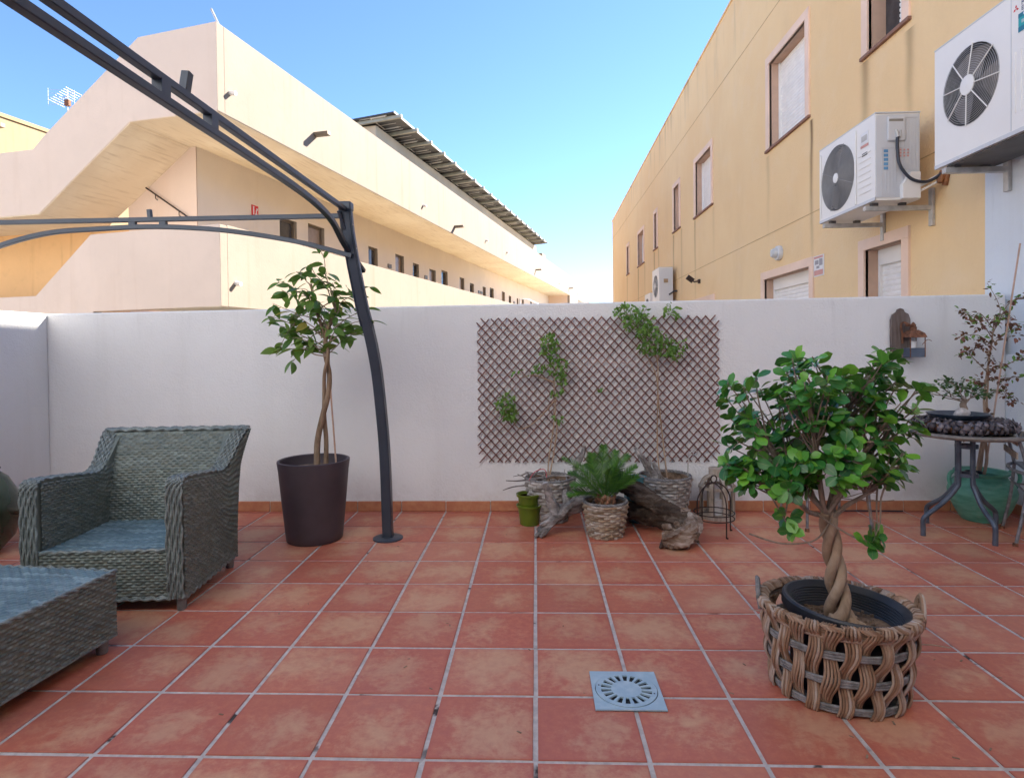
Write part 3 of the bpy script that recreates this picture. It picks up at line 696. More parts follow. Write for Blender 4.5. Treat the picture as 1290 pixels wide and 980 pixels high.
# moulded square-ish fan surround
for a_, b_, c_, d_ in ((fy - .34, fy - .315, .03, H - .03), (fy + .315, fy + .33, .05, H - .05)): MB().box(-D - .012, -D - .001, a_, b_, c_, d_).build('fan_surround', M['ac_white'], ac2, bevel=.005)
MB().box(-D - .004, -D - .001, -hy + .10, -hy + .22, H - .20, H - .10).build('brand_plate', M['sign_white'], ac2, bevel=.001)
MB().box(-D - .0045, -D - .0015, -hy + .10, -hy + .22, H - .225, H - .205).build('pink_band', M['sign_pink'], ac2)
MB().box(-D - .0052, -D - .0042, -hy + .115, -hy + .205, H - .175, H - .125).build('faded_print', simple('beige_print', (.50, .47, .43), .6), ac2)
MB().box(-D - .003, -D + .01, -hy + .12, -hy + .20, H - .30, H - .275).build('handle_slot', M['ac_black'], ac2)
for k in range(7): MB().box(-D - .005, -D - .001, -hy + .06, -hy + .26, .10 + k * .055, .106 + k * .055).build('vent_rib', M['ac_white'], ac2)
# side face (towards -Y): cable cover, recessed panels, label, tube
MB().box(-D + .09, -.13, -hy - .026, -hy - .006, H - .235, H - .03).build('cable_cover', M['ac_side'], ac2, bevel=.01)
MB().box(-D + .10, -.15, -hy - .0275, -hy - .026, H - .075, H - .055).build('cover_slot', simple('ac_shadow_gap', (.25, .22, .18), .8), ac2)
m = MB()
for (a, b, c, d) in ((-D + .05, -.145, .04, .43), (-.125, -.02, .25, H - .04)):
    m.tube([(a, -hy - .007, c), (b, -hy - .007, c), (b, -hy - .007, d), (a, -hy - .007, d), (a, -hy - .007, c)], .0035, 4)
m.build('pressed_panel', M['ac_side'], ac2)
m = MB()
for k in range(4): m.box(-D + .08 + k * .026, -D + .09 + k * .026, -hy - .009, -hy - .0065, .06, .41)
for k in range(3): m.box(-.11 + k * .03, -.10 + k * .03, -hy - .009, -hy - .0065, .28, H - .06)
m.build('pressed_rib', M['ac_side'], ac2, bevel=.002)
m = MB()
for k in range(5): m.box(-D + .065, -D + .10, -hy - .0105, -hy - .0095, .25 + k * .036, .274 + k * .036)
m.build('blue_label', simple('label_blue', (.12, .30, .50), .5), ac2)
m = MB()
for k in range(4):
    for j in range(3): m.box(-.20 + k * .03, -.185 + k * .03, -hy - .0105, -hy - .0095, .355 + j * .025, .370 + j * .025)
m.build('faded_print', M['sign_pink'], ac2)
m = MB().tube(cr([(-.2, -hy - .03, H - .20), (-.205, -hy - .04, H - .32), (-.19, -hy - .05, H - .45), (-.11, -hy - .06, H - .56), (.0, -hy - .06, H - .59), (.09, -hy - .05, H - .56), (.16, -hy - .08, H - .50)], 8), .0125, 10)
m.build('black_conduit', M['hose'], ac2, True)
m = MB()
m.tube([(-.205, -hy - .02, H - .15), (-.2, -hy - .035, H - .21)], .014, 8); m.tube([(-.17, -hy - .02, H - .15), (-.185, -hy - .035, H - .21)], .01, 8)
m.build('cable_gland', M['steel'], ac2, True)
m = MB().tube([(-.03, -hy - .02, .10), (.16, -hy - .05, .20)], .014, 8); m.tube([(-.02, -hy - .02, .06), (.16, -hy - .05, .155)], .010, 8)
m.build('copper_pipe', M['ac_white'], ac2, True)
m = MB().prism([(-.17, .0), (-.02, .0), (-.02, .22), (-.10, .22), (-.17, .12)], -hy - .05, -hy - .007, 'y'); m.build('valve_cover', M['ac_white'], ac2, bevel=.006)
m = MB().tube(cr([(.12, -hy - .06, .12), (.15, -hy - .06, .22), (.13, -hy - .04, .14), (.18, -hy - .07, .20), (.17, -hy - .05, .10)], 5), .022, 8)
m.build('pipe_tape', M['tape'], ac2, True)
ac3, (D, H, hy, fy, fz) = ac_unit('air_conditioner', 'weathered white air conditioner far along the ochre wall above the climbing vine', 12.95, 13.78, 3.0, 3.33, 2.22, 3.09, 13.36, 2.68, .27, 'bars', FX, True)
MB().box(-.22, -.12, -hy - .02, -hy - .006, H - .36, H - .27).build('pipe_box', simple('brown_stain', (.35, .24, .14), .8), ac3)
MB().tube([(-.10, -hy - .02, .22), (.02, -hy - .06, .30), (.09, -hy - .05, .30)], .02, 6).build('black_conduit', M['hose'], ac3, True)
ac4, _ = ac_unit('air_conditioner', 'lower white air conditioner partly hidden behind the wall, farthest of the row', 14.2, 14.95, 3.02, 3.33, 1.9, 2.60, 14.58, 2.25, .22, 'bars', FX, False)

# ------------------------------------------------------------------ left building (local x = towards the terrace side, local y = along the gallery)
LB_RZ = -R_(12.2)
lb = thing('gallery_building', 'cream two storey gallery building with outside staircase and long parapets on the left', 'building', (-4.7269, 7.2392, 0), LB_RZ)
m = MB()
m.box(-.16, 0, .16, 38.0, 4.82, 6.15); m.box(-.16, 0, 38.0, 44.6, 4.2, 5.75)
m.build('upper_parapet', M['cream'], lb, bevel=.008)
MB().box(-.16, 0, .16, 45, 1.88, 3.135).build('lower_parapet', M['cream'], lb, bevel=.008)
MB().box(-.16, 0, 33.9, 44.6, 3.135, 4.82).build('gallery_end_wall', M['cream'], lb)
MB().box(-1.5, -.16, 33.9, 34.1, 3.1, 4.825).build('gallery_end_wall', M['shade_cream'], lb)
MB().box(-1.63, -.012, .012, 34, 4.813, 5.05).build('gallery_soffit', M['soffit'], lb)
MB().box(-1.5, -.012, .012, 45, 1.872, 2.1).build('lower_soffit', M['soffit'], lb)
MB().box(-3.0, -.16, .3, 44, 5.06, 5.4).build('roof_slab', M['cream'], lb)
# stair band, near face
def lx(p): return (-p[0], p[1])
top = [(0, 6.15), (1.44, 6.11), (3.3, 4.82), (3.61, 4.57), (8, 4.56), (8, 3.5), (3.51, 3.5), (1.63, 4.815), (0, 4.82)]
MB().prism([lx(p) for p in top], 0, .16, 'y').build('stair_band', M['shade_cream'], lb, bevel=.008)
low = [(0, 3.12), (2.45, 3.10), (3.62, 2.15), (8, 2.13), (8, 1.0), (2.8, 1.0), (2.42, 1.86), (0, 1.88)]
MB().prism([lx(p) for p in low], .001, .16, 'y').build('landing_band', M['shade_cream'], lb, bevel=.008)
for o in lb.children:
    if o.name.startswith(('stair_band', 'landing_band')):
        o.data.materials.append(M['cream'])  # sunlit edge takes the darker cream, shaded front keeps its lightened copy
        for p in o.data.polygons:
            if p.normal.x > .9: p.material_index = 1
MB().prism([lx(p) for p in [(1.63, 4.806), (3.51, 3.491), (8, 3.491), (8, 3.7), (3.7, 3.72), (1.8, 5.0), (1.63, 5.04)]], .012, 1.243, 'y').build('stair_flight', M['soffit'], lb)
n_tr = 8
for k in range(n_tr):
    a = 1.85 + k * .23; MB().box(-a - .25, -a, .17, 1.24, 5.0 - k * .165 - .17, 5.06 - k * .165).build('stair_step', M['soffit'], lb)
MB().box(-3.0, -1.512, 1.245, 1.4, 1.0, 4.82).build('stair_back_wall', M['shade_cream'], lb)
MB().box(-9, -3.001, 1.25, 1.4, .5, 3.52).build('ochre_back_wall', M['ochre_far'], lb)
# gallery wall with its windows and doors
ops = [(3.59, 4.21, 2.1, 4.07), (4.65, 5.34, 3.1, 4.14), (7.57, 8.12, 3.30, 4.08), (9.29, 9.91, 3.1, 4.12), (10.6, 11.1, 3.3, 4.02), (12.02, 12.61, 3.3, 4.0), (13.18, 13.82, 3.1, 4.1), (15.19, 15.76, 3.1, 4.06), (16.49, 17.02, 3.3, 3.96),
       (18.3, 18.78, 3.3, 3.98), (19.43, 20.09, 3.1, 4.04), (21.54, 22.13, 3.1, 4.05), (22.94, 23.42, 3.3, 3.95), (24.67, 25.02, 3.3, 3.95), (25.89, 26.37, 3.1, 4.03), (28.06, 28.49, 3.3, 4.0)]
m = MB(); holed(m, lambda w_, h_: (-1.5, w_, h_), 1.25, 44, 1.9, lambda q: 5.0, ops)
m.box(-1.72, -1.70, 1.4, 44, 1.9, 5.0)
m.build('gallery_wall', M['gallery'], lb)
for k, (a, b, z0, z1) in enumerate(ops):
    fr = MB(); q = .055
    fr.box(-1.62, -1.58, a, b, z0, z0 + q).box(-1.62, -1.58, a, b, z1 - q, z1).box(-1.62, -1.58, a, a + q, z0 + q, z1 - q).box(-1.62, -1.58, b - q, b, z0 + q, z1 - q)
    wd = fr.build('window', M['brown_lamp'], lb)
    MB().box(-1.64, -1.60, a + q, b - q, z0 + q, z1 - q).build('pane', [M['glass_dark'], simple('curtained_glass', (.30, .23, .18), .3)][k % 2], wd)
    rv = [(-1.5, a, z0), (-1.5, b, z0), (-1.5, b, z1), (-1.5, a, z1), (-1.68, a, z0), (-1.68, b, z0), (-1.68, b, z1), (-1.68, a, z1)]
    MB().add(rv, [(0, 4, 5, 1), (1, 5, 6, 2), (2, 6, 7, 3), (3, 7, 4, 0)]) if False else None
    r_ = MB(); r_.add(rv, [(0, 4, 5, 1), (1, 5, 6, 2), (2, 6, 7, 3), (3, 7, 4, 0)]); r_.build('reveal', M['cream'], wd)
for (y_, z_) in ((8.75, 3.62), (11.55, 3.6), (17.6, 3.62), (17.95, 3.62), (23.9, 3.6)):
    MB().box(-1.505, -1.47, y_, y_ + .22, z_, z_ + .12).build('wall_vent', M['brown_lamp'], lb)
# roof block carrying the solar array
MB().box(-2.3, -1.5, 8.14, 29.9, 5.4, 7.62).build('roof_block', simple('sand_render', (.50, .42, .31), .9, var=.1, scale=1), lb, bevel=.03)
MB().box(-1.9, -1.1, 29.9, 30.9, 5.4, 7.2).build('roof_block', M['cream'], lb, bevel=.03)
# wall lamps (long horizontal brackets) and drain spouts on the parapets
for (y_, z_) in ((2.62, 5.30), (10.5, 5.04), (22.75, 5.17), (33.6, 5.23)):
    MB().box(0, .30, y_ - .06, y_ + .06, z_, z_ + .07).build('wall_lamp', M['brown_lamp'], lb, bevel=.01)
for (y_, z_) in ((.28, 5.19), (7.92, 5.17), (13.9, 5.22), (16.9, 5.23), (29.6, 5.2), (37.5, 5.2)):
    MB().tube([(-.01, y_, z_), (.10, y_, z_ - .015)], .035, 10).build('drain_spout', M['ac_white'], lb, True)
MB().tube([(-.01, .33, 2.26), (.10, .33, 2.24)], .035, 10).build('drain_spout', M['ac_white'], lb, True)
# railings
m = MB().tube([(-2.62, 1.20, 4.20), (-1.55, 1.20, 3.50)], .014, 6); m.tube([(-2.35, 1.25, 3.93), (-2.35, 1.20, 3.95), (-2.35, 1.2, 4.02)], .008, 5); m.tube([(-1.85, 1.25, 3.6), (-1.85, 1.2, 3.62), (-1.85, 1.2, 3.69)], .008, 5)
m.build('handrail', M['iron'], lb, True)
rod = MB().tube([(-.02, .08, 6.14), (-.13, .06, 6.38)], .018, 8).build('roof_pole', M['steel'], lb, True)
m = MB().tube([(.05, 19.0, 2.2), (.05, 19.0, 3.42), (.35, 19.4, 3.42), (.35, 34.0, 3.05)], .035, 6); m.build('steel_rail', M['alu'], lb)
sg = thing('fire_sign', 'small red fire equipment sign with white symbol inside the gallery', 'sign', (0, 0, 0))
sg.location = lb.matrix_world @ Vector((0, 0, 0)); 
RB = Matrix.Translation((-4.7269, 7.2392, 0)) @ Matrix.Rotation(LB_RZ, 4, 'Z')
sg.matrix_world = RB @ Matrix.Translation((-1.49, 2.78, 4.01))
MB().box(-.004, .004, -.10, .10, -.11, .11).build('plate', M['red'], sg)
m = MB().box(.0045, .006, -.06, -.03, -.08, .07).box(.0045, .006, -.07, -.02, .07, .085)
m.box(.0045, .006, .0, .07, -.08, -.05).box(.0045, .006, .02, .05, -.05, .02).box(.0045, .006, .04, .08, .02, .06); m.build('pictogram', M['sign_white'], sg)

# solar array
sa = thing('solar_array', 'row of tilted solar panels overhanging the roof of the gallery building', 'solar panels', RB @ Vector((0, 0, 0)), LB_RZ)
y0, y1 = 7.8, 29.6; npan = 20; py = (y1 - y0) / npan
xa, za, xb, zb = -.80, 7.72, -2.4, 7.62   # front edge (over the gallery) and back edge
def on(xq, dz=0): t_ = (xq - xa) / (xb - xa); return lerp(za, zb, t_) + dz
for k in range(npan):
    a = y0 + k * py + .012; b = a + py - .024
    m = MB(); v = [(xa, a, za + .09), (xb, a, zb + .09), (xb, b, zb + .09), (xa, b, za + .09), (xa, a, za + .055), (xb, a, zb + .055), (xb, b, zb + .055), (xa, b, za + .055)]
    m.add(v, [(0, 1, 2, 3), (7, 6, 5, 4), (0, 4, 5, 1), (1, 5, 6, 2), (2, 6, 7, 3), (3, 7, 4, 0)])
    pn = m.build('solar_panel', M['pv_back'], sa)
    m = MB()
    m.box(xa - .001, xa + .03, a, b, za + .05, za + .095)
    for j in range(4):
        yy = lerp(a + .08, b - .08, j / 3); m.tube([(xa - .25, yy, on(xa - .25, .05)), (xb + .5, yy, on(xb + .5, .05))], .009, 4)
    if k % 2 == 0: m.tube([(xa - .3, a + .1, on(xa - .3, .045)), (xa - .75, a + .1, on(xa - .75, .045)), (xa - .75, b - .1, on(xa - .75, .045)), (xa - .3, b - .1, on(xa - .3, .045))], .018, 4)
    m.build('frame', M['pv_frame'], pn)
ys = y0 + .15
for k in range(20):
    yy = y0 + .2 + k * (y1 - y0 - .4) / 19
    m = MB(); m.tube([(xa + .16, yy, on(xa + .16, 0)), (xb, yy, on(xb, 0))], .062, 4); m.build('rafter', M['pv_rail'], sa)
# far-left yellow house, antenna
fy_ = thing('yellow_house', 'pale yellow house seen above the staircase at the far left edge', 'building', RB @ Vector((-13.2, 0, 0)), LB_RZ)
pA = Vector((-17.85, 18, 0)); 
RB_inv = RB.inverted(); q = RB_inv @ pA
# wall plane parallel to the gallery facade through pA
m = MB(); X0 = q.x + 13.2; m.box(X0 - 5, X0, q.y - 12, q.y + 16, 0, 9.15); m.build('wall', M['far_yellow'], fy_, bevel=.05)
MB().box(X0, X0 + .5, q.y - .35, q.y - .2, 8.65, 8.78).build('beam_end', M['brown_lamp'], fy_)
MB().box(X0 - 5.1, X0 + .05, q.y - 12.1, q.y + 16.1, 9.15, 9.28).build('roof_coping', M['far_yellow'], fy_)
an = thing('tv_antenna', 'thin metal television aerial against the sky above the stair parapet', 'antenna', (-13.93, 16, 5))
MB().tube([(0, 0, 0), (0, 0, 4.1)], .02, 6).build('mast', M['steel'], an)
m = MB(); m.tube([(-.45, .1, 3.72), (.3, -.1, 4.0)], .007, 5)
for k in range(9):
    t_ = k / 8; c = Vector((lerp(-.42, .28, t_), lerp(.1, -.1, t_), lerp(3.73, 3.99, t_))); m.tube([c + Vector((-.05, -.25, .02)), c + Vector((.05, .25, -.02))], .0045, 4); 
m.build('boom', M['steel'], an)
m = MB()
for k in range(5): m.tube([(-.5, -.12 + .0 * k, 3.62 + k * .11), (.12, .12, 3.66 + k * .11)], .0045, 4)
m.tube([(-.5, -.12, 3.58), (-.5, -.12, 4.1)], .005, 4); m.tube([(.12, .12, 3.6), (.12, .12, 4.12)], .005, 4)
m.build('reflector', M['steel'], an); MB().box(-.07, .07, -.05, .05, 3.6, 3.78).build('junction_box', M['rust'], an)

# ------------------------------------------------------------------ gazebo frame
gz = thing('gazebo_frame', 'dark metal gazebo frame with curved corner post and arched roof beams', 'gazebo', (-.935, 2.05, 0))
def G(p): return (p[0] + .935, p[1] - 2.05, p[2])
def scaleY(x, Y): return .0115 + (x - .0115) * (Y + 1.74) / 3.74
pp = [(-.922, 0, 2.05), (-.925, .16, 2.05), (-.930, .40, 2.05), (-.939, .62, 2.045), (-.955, .83, 2.03), (-.974, 1.03, 2.01), (-1.0, 1.2, 1.985), (-1.03, 1.34, 1.96), (-1.06, 1.46, 1.94), (-1.108, 1.70, 1.90), (-1.142, 1.90, 1.87), (-1.157, 2.05, 1.85)]
path = [G((scaleY(x, Y), Y, z)) for x, z, Y in pp]
P = cr(path, 4); m = MB()
def sq_tube(m, pts, a, b, up=Vector((0, 0, 1)), side=None):
    """rectangular tube with half sizes a (side) and b (other), orientation from a fixed side vector"""
    pts = [Vector(p) for p in pts]; n = len(pts); v = []
    for i, p in enumerate(pts):
        t_ = (pts[min(i + 1, n - 1)] - pts[max(i - 1, 0)]).normalized(); s1 = (side - t_ * side.dot(t_)).normalized(); s2 = t_.cross(s1)
        c = .82
        for (k, l) in ((-1, -c), (-c, -1), (c, -1), (1, -c), (1, c), (c, 1), (-c, 1), (-1, c)): v.append(p + s1 * a * k + s2 * b * l)
    f = [(i * 8 + k, i * 8 + (k + 1) % 8, (i + 1) * 8 + (k + 1) % 8, (i + 1) * 8 + k) for i in range(n - 1) for k in range(8)]
    f += [tuple(reversed(range(8))), tuple(range((n - 1) * 8, n * 8))]; m.add(v, f); return m
diag = Vector((1, 0, 0))
sq_tube(m, P, .031, .031, side=diag); m.build('post', M['gazebo'], gz, bevel=.002)
MB().lathe([(0, 0), (.094, 0), (.094, .008), (.085, .012), (.04, .016), (.04, .02), (0, .02)], 28).build('base_plate', M['gazebo'], gz, True, 30)
top = Vector(path[-1])
MB().box(top.x - .036, top.x + .036, top.y - .036, top.y + .036, top.z - .02, top.z + .03).build('post_cap', M['gazebo'], gz, bevel=.006)
# vertical groove rods on the post head
m = MB()
for dx in (-.033, .033): m.tube([(Vector(p) + Vector((dx, -.033, 0))) for p in path[7:]], .005, 6)
m.build('post_flute', M['gazebo'], gz, True)
ZB = 2.035
def gzbar(pts, a, b, side, name): m = MB(); sq_tube(m, [G(p) for p in pts], a, b, side=side); return m.build(name, M['gazebo'], gz)
px_, py_ = scaleY(-1.157, 1.85), 1.85
gzbar([(px_ - .02, py_, 2.0), (-3.49, py_ + .0, 2.0)], .0135, .0135, Vector((0, 1, 0)), 'side_beam')
arc = cr([(px_ + .03, py_, 1.76), (-1.385, py_, 1.845), (-1.77, py_, 1.915), (-2.05, py_, 1.945), (-2.33, py_, 1.957), (-2.62, py_, 1.95), (-2.95, py_, 1.93), (-3.25, py_, 1.86), (-3.47, py_, 1.77)], 5)
gzbar(arc, .0135, .0135, Vector((0, 1, 0)), 'arched_beam')
for x in (-2.42, -2.23): MB().box(*[G((x - .02, 0, 0))[0], G((x + .02, 0, 0))[0]], py_ - 2.05 - .012, py_ - 2.05 + .012, 1.955, 1.995).build('spacer', M['gazebo'], gz)
gzbar([(-2.31, py_, 2.0), (-2.315, py_, 2.06)], .012, .012, Vector((0, 1, 0)), 'peg')
bx_ = px_ + .0
gzbar([(bx_, py_ + .02, ZB), (bx_, -1.49, ZB - .018)], .0145, .013, Vector((1, 0, 0)), 'roof_beam')
arc = cr([(px_ + .05, 2.02, 1.69), (bx_, 1.82, 1.82), (bx_, 1.60, 1.915), (bx_, 1.35, 1.955), (bx_, 1.05, 1.968), (bx_, .6, 1.968), (bx_, .2, 1.965), (bx_, -.3, 1.964), (bx_, -.75, 1.960), (bx_, -1.1, 1.93), (bx_, -1.34, 1.84), (bx_, -1.50, 1.72)], 5)
gzbar(arc, .0155, .0135, Vector((1, 0, 0)), 'arched_beam')
gzbar([(px_ - .03, 1.80, 2.02), (px_ + .035, 1.93, 1.72)], .009, .009, Vector((1, 0, 0)), 'corner_brace')
for y in (.34, .06): MB().box(G((bx_ - .016, 0, 0))[0], G((bx_ + .016, 0, 0))[0], y - 2.05 - .022, y - 2.05 + .022, 1.975, 2.02).build('spacer', M['gazebo'], gz)
gzbar([(bx_, .18, 2.03), (bx_ + .006, .19, 2.10)], .014, .014, Vector((1, 0, 0)), 'peg')
for z_ in (1.64, 1.80, 1.90):
    pz = [p for p in P if p.z >= z_][0]; MB().tube([(pz.x + .029, pz.y - .02, pz.z), (pz.x + .035, pz.y - .024, pz.z)], .007, 8).build('bolt', M['steel'], gz)

# the three other corners of the frame
for mx, my in ((1, 0), (0, 1), (1, 1)):
    q2 = []
    for p in P:
        x, y = p.x - .935, p.y + 2.05
        if mx: x = -3.49 - (x - px_) * .35
        if my: y = .36 - y
        q2.append(Vector(G((x, y, p.z))))
    m = MB(); sq_tube(m, q2, .031, .031, side=diag); m.build('post', M['gazebo'], gz)
    MB().lathe([(0, 0), (.094, 0), (.094, .008), (.085, .012), (.04, .016), (.04, .02), (0, .02)], 28, (q2[0].x, q2[0].y, 0)).build('base_plate', M['gazebo'], gz, True, 30)
gzbar([(-3.49, 1.85, ZB), (-3.49, -1.49, ZB - .018)], .017, .014, Vector((1, 0, 0)), 'roof_beam')
gzbar([(px_, -1.49, 2.0), (-3.49, -1.49, 2.0)], .0135, .0135, Vector((0, 1, 0)), 'side_beam')

# ------------------------------------------------------------------ armchair
def plane_surface(f): return lambda A, B: np.stack(f(A, B), -1)
ch = thing('wicker_armchair', 'grey woven wicker armchair without cushions at the left side of the terrace', 'armchair')
chr_ = .087; fr_corner = Vector((-1.618, .975, 0)); HW = .362; DP = .64
Rm = Matrix.Rotation(chr_, 3, 'Z'); ch.location = fr_corner - Rm @ Vector((HW, 0, 0)); ch.rotation_euler = (0, 0, chr_)
# side profile (y, z): front is y=0
AT = .078     # arm thickness
zb_ = .062
top_prof = [(0, .598), (.03, .612), (.10, .607), (.30, .583), (.43, .567), (.50, .585), (.56, .64), (.62, .70), (.67, .745), (.72, .758)]
back_prof = [(.062, .60), (.20, .605), (.32, .618), (.44, .638), (.56, .668), (.66, .70), (.75, .735)]  # (z, y) outer back
bz = [p[0] for p in back_prof]; by = [p[1] for p in back_prof]
tp_y = [p[0] for p in top_prof]; tp_z = [p[1] for p in top_prof]
def flare(z): return .036 * np.clip((z - .55) / .2, 0, 1.1) ** 1.2
for sgn, nm in ((1, 'right'), (-1, 'left')):
    xo, xi = sgn * HW, sgn * (HW - AT)
    def side(A, B, x=xo, e=.0):
        # A along depth, B upward; the rear edge leans with the back profile
        y = A * .60; z = zb_ + B * (np.interp(y, tp_y, tp_z) - zb_ - .012)
        yb = np.interp(z, bz, by)
        y2 = A * yb; z2 = zb_ + B * (np.interp(np.minimum(y2, .73), tp_y, tp_z) - zb_ - .012)
        xx = np.full_like(A, x) + sgn * flare(z2) * (y2 > .42)
        return np.stack([xx, y2, z2], -1)
    woven('woven_side', side, .60, 42, .02, ch, M['wicker'], .0042, flip=(sgn < 0))
    def inner(A, B, x=xi):
        y = .02 + A * .60; z = .27 + B * (np.interp(y, tp_y, tp_z) - .27 - .012)
        return np.stack([x + sgn * flare(z) * (y > .45), y, z], -1)
    woven('woven_arm_inside', inner, .58, 26, .02, ch, M['wicker'], .0042, flip=(sgn > 0))
    # edge braid: tubes running up the front, along the top and up to the back corner
    edge = [(0, zb_), (-.004, .2), (-.004, .4), (-.002, .56), (.012, .603), (.06, .612), (.18, .600), (.32, .582), (.42, .567), (.475, .573), (.525, .604), (.575, .655), (.63, .712), (.68, .752), (.725, .764)]
    E_ = cr([(0, a, b) for a, b in edge], 14)
    for k in range(7):
        pts = []
        for i, p in enumerate(E_):
            tdir = (E_[min(i + 1, len(E_) - 1)] - E_[max(i - 1, 0)]).normalized(); nrm = Vector((0, tdir.z, -tdir.y)) * -1
            ph = i * .8 + (k % 2) * PI; xk = sgn * float(flare(p.z)) * (p.y > .4) + lerp(xi, xo, (k + .5) / 7) + .0028 * math.sin(ph)
            pts.append(Vector((xk, p.y, p.z)) + nrm * (.003 * math.cos(ph) + .001))
        MB().tube(pts, .0056, 6).build('edge_strand', M['wicker_edge'], ch, True)
    MB().prism([(a, b) for a, b in edge] + [(.69, .62), (.64, .44), (.60, .1), (.595, zb_)], min(xi, xo) + .004, max(xi, xo) - .004, 'x').build('arm_core', M['wicker'], ch)
    # top corner flare of the back
# back inner and outer faces
XB = HW - AT * .3
def backin(A, B):
    z = .27 + B * (.745 - .27); y = np.interp(z, [.27, .40, .55, .66, .745], [.52, .53, .56, .61, .665]); x = (A * 2 - 1) * (HW - .05 + flare(z))
    return np.stack([x, y, z + .004 * np.sin(A * PI)], -1)
woven('woven_back', backin, .66, 36, .02, ch, M['wicker'], .0042)
def backout(A, B):
    z = zb_ + B * (.75 - zb_); y = np.interp(z, bz, by) + .004; x = -(A * 2 - 1) * (HW + flare(z))
    return np.stack([x, y, z], -1)
woven('woven_back_outside', backout, .72, 50, .02, ch, M['wicker'], .0042)
for k in range(4):
    pts = []
    for i in range(70):
        t_ = i / 69; ph = i * .9 + (k % 2) * PI; pts.append((lerp(-HW - .012, HW + .012, t_), lerp(.668, .742, k / 3) + .004 * math.sin(ph), .759 + .004 * math.cos(ph)))
    MB().tube(pts, .0085, 6).build('edge_strand', M['wicker_edge'], ch, True)
MB().box(-HW + .01, HW - .01, .672, .74, .70, .757).build('back_core', M['wicker'], ch)
# seat and front apron
def seat(A, B): return np.stack([(A * 2 - 1) * (HW - AT), .012 + B * .53, .288 + 0 * A - .006 * np.sin(B * PI)], -1)
woven('woven_seat', seat, .57, 34, .022, ch, M['wicker_skylit'], .0036, over=.9)
def apron(A, B): return np.stack([(A * 2 - 1) * (HW - AT + .005), .004 + 0 * A, zb_ + B * (.285 - zb_)], -1)
woven('woven_apron', apron, .57, 17, .02, ch, M['wicker'], .0042)
for zz, yy in ((.287, .004), (zb_, .0), (zb_ + .008, .006)):
    pts = [(lerp(-HW + AT * .8, HW - AT * .8, i / 60), yy + .003 * math.sin(i * 1.1), zz + .003 * math.cos(i * 1.1)) for i in range(61)]
    MB().tube(pts, .0075, 6).build('edge_strand', M['wicker_edge'], ch, True)
for sgn in (1, -1):
    pts = [(sgn * HW, lerp(0, .60, i / 60), zb_ + .006 * math.cos(i * 1.1)) for i in range(61)]
    MB().tube(pts, .007, 6).build('edge_strand', M['wicker_edge'], ch, True)
MB().box(-HW + .02, HW - .02, .02, .58, zb_ + .002, .10).build('seat_core', M['black_pot'], ch)
for x, y in ((HW - .03, .035), (-HW + .03, .035), (HW - .03, .57), (-HW + .03, .57)):
    MB().lathe([(0, 0), (.019, 0), (.021, .004), (.022, .07), (0, .07)], 16, (x, y, 0)).build('leg', simple('grey_wicker_leg', (.19, .18, .17), .6, var=.2, scale=40), ch, True)

# ------------------------------------------------------------------ ottoman / low table
ot = thing('wicker_ottoman', 'low grey wicker ottoman cut off by the left edge in front of the armchair', 'ottoman')
orz = -.095; OW, OD, OH = .74, .66, .312
ot.location = Vector((-1.692, .625, 0)) - Matrix.Rotation(orz, 3, 'Z') @ Vector((OW / 2, OD / 2, 0)); ot.rotation_euler = (0, 0, orz)
hx, hyo = OW / 2, OD / 2
def face(a, b):
    def S(A, B): return np.stack([lerp(a[0], b[0], A), lerp(a[1], b[1], A), .062 + B * (OH - .062)], -1)
    return S
cs = [(-hx, -hyo), (hx, -hyo), (hx, hyo), (-hx, hyo)]
for i in range(4):
    a, b = cs[i], cs[(i + 1) % 4]; woven('woven_side', face(a, b), math.dist(a, b), 19, .02, ot, M['wicker'], .0046)
def otop(A, B): return np.stack([(A * 2 - 1) * hx, (B * 2 - 1) * hyo, OH + .004 + 0 * A], -1)
woven('woven_top', otop, OW, 36, .022, ot, M['wicker_skylit'], .0040, over=.9)
for i in range(4):
    a, b = cs[i], cs[(i + 1) % 4]; n_ = 60
    for k in range(2):
        pts = [(lerp(a[0], b[0], j / n_), lerp(a[1], b[1], j / n_), OH + .004) for j in range(n_ + 1)]
        pts = [(p[0] + .004 * math.sin(j * .8 + k * PI), p[1] + .004 * math.sin(j * .8 + k * PI), p[2] + .005 * math.cos(j * .8 + k * PI)) for j, p in enumerate(pts)]
        MB().tube(pts, .0062, 6).build('edge_strand', M['wicker_edge'], ot, True)
    MB().tube([(lerp(a[0], b[0], j / 20), lerp(a[1], b[1], j / 20), .062) for j in range(21)], .007, 6).build('edge_strand', M['wicker_edge'], ot, True)
MB().box(-hx + .012, hx - .012, -hyo + .012, hyo - .012, .064, OH - .01).build('core', M['black_pot'], ot)
for x, y in ((hx - .035, hyo - .035), (-hx + .035, hyo - .035), (hx - .035, -hyo + .035), (-hx + .035, -hyo + .035)):
    MB().lathe([(0, 0), (.019, 0), (.021, .004), (.023, .075), (0, .075)], 16, (x, y, 0)).build('leg', MATS['grey_wicker_leg'], ot, True)

# dark green glazed pot at the left edge
dg = MB().lathe([(0, 0), (.11, 0), (.125, .01), (.20, .10), (.235, .22), (.225, .34), (.17, .45), (.125, .49), (.135, .51), (.12, .51), (.11, .48), (0, .45)], 48).build('glazed_pot', M['dark_green'], None, True)
dg.location = (-3.345, 1.72, 0); tag(dg, 'dark green glazed round pot peeking in at the left edge', 'pot')

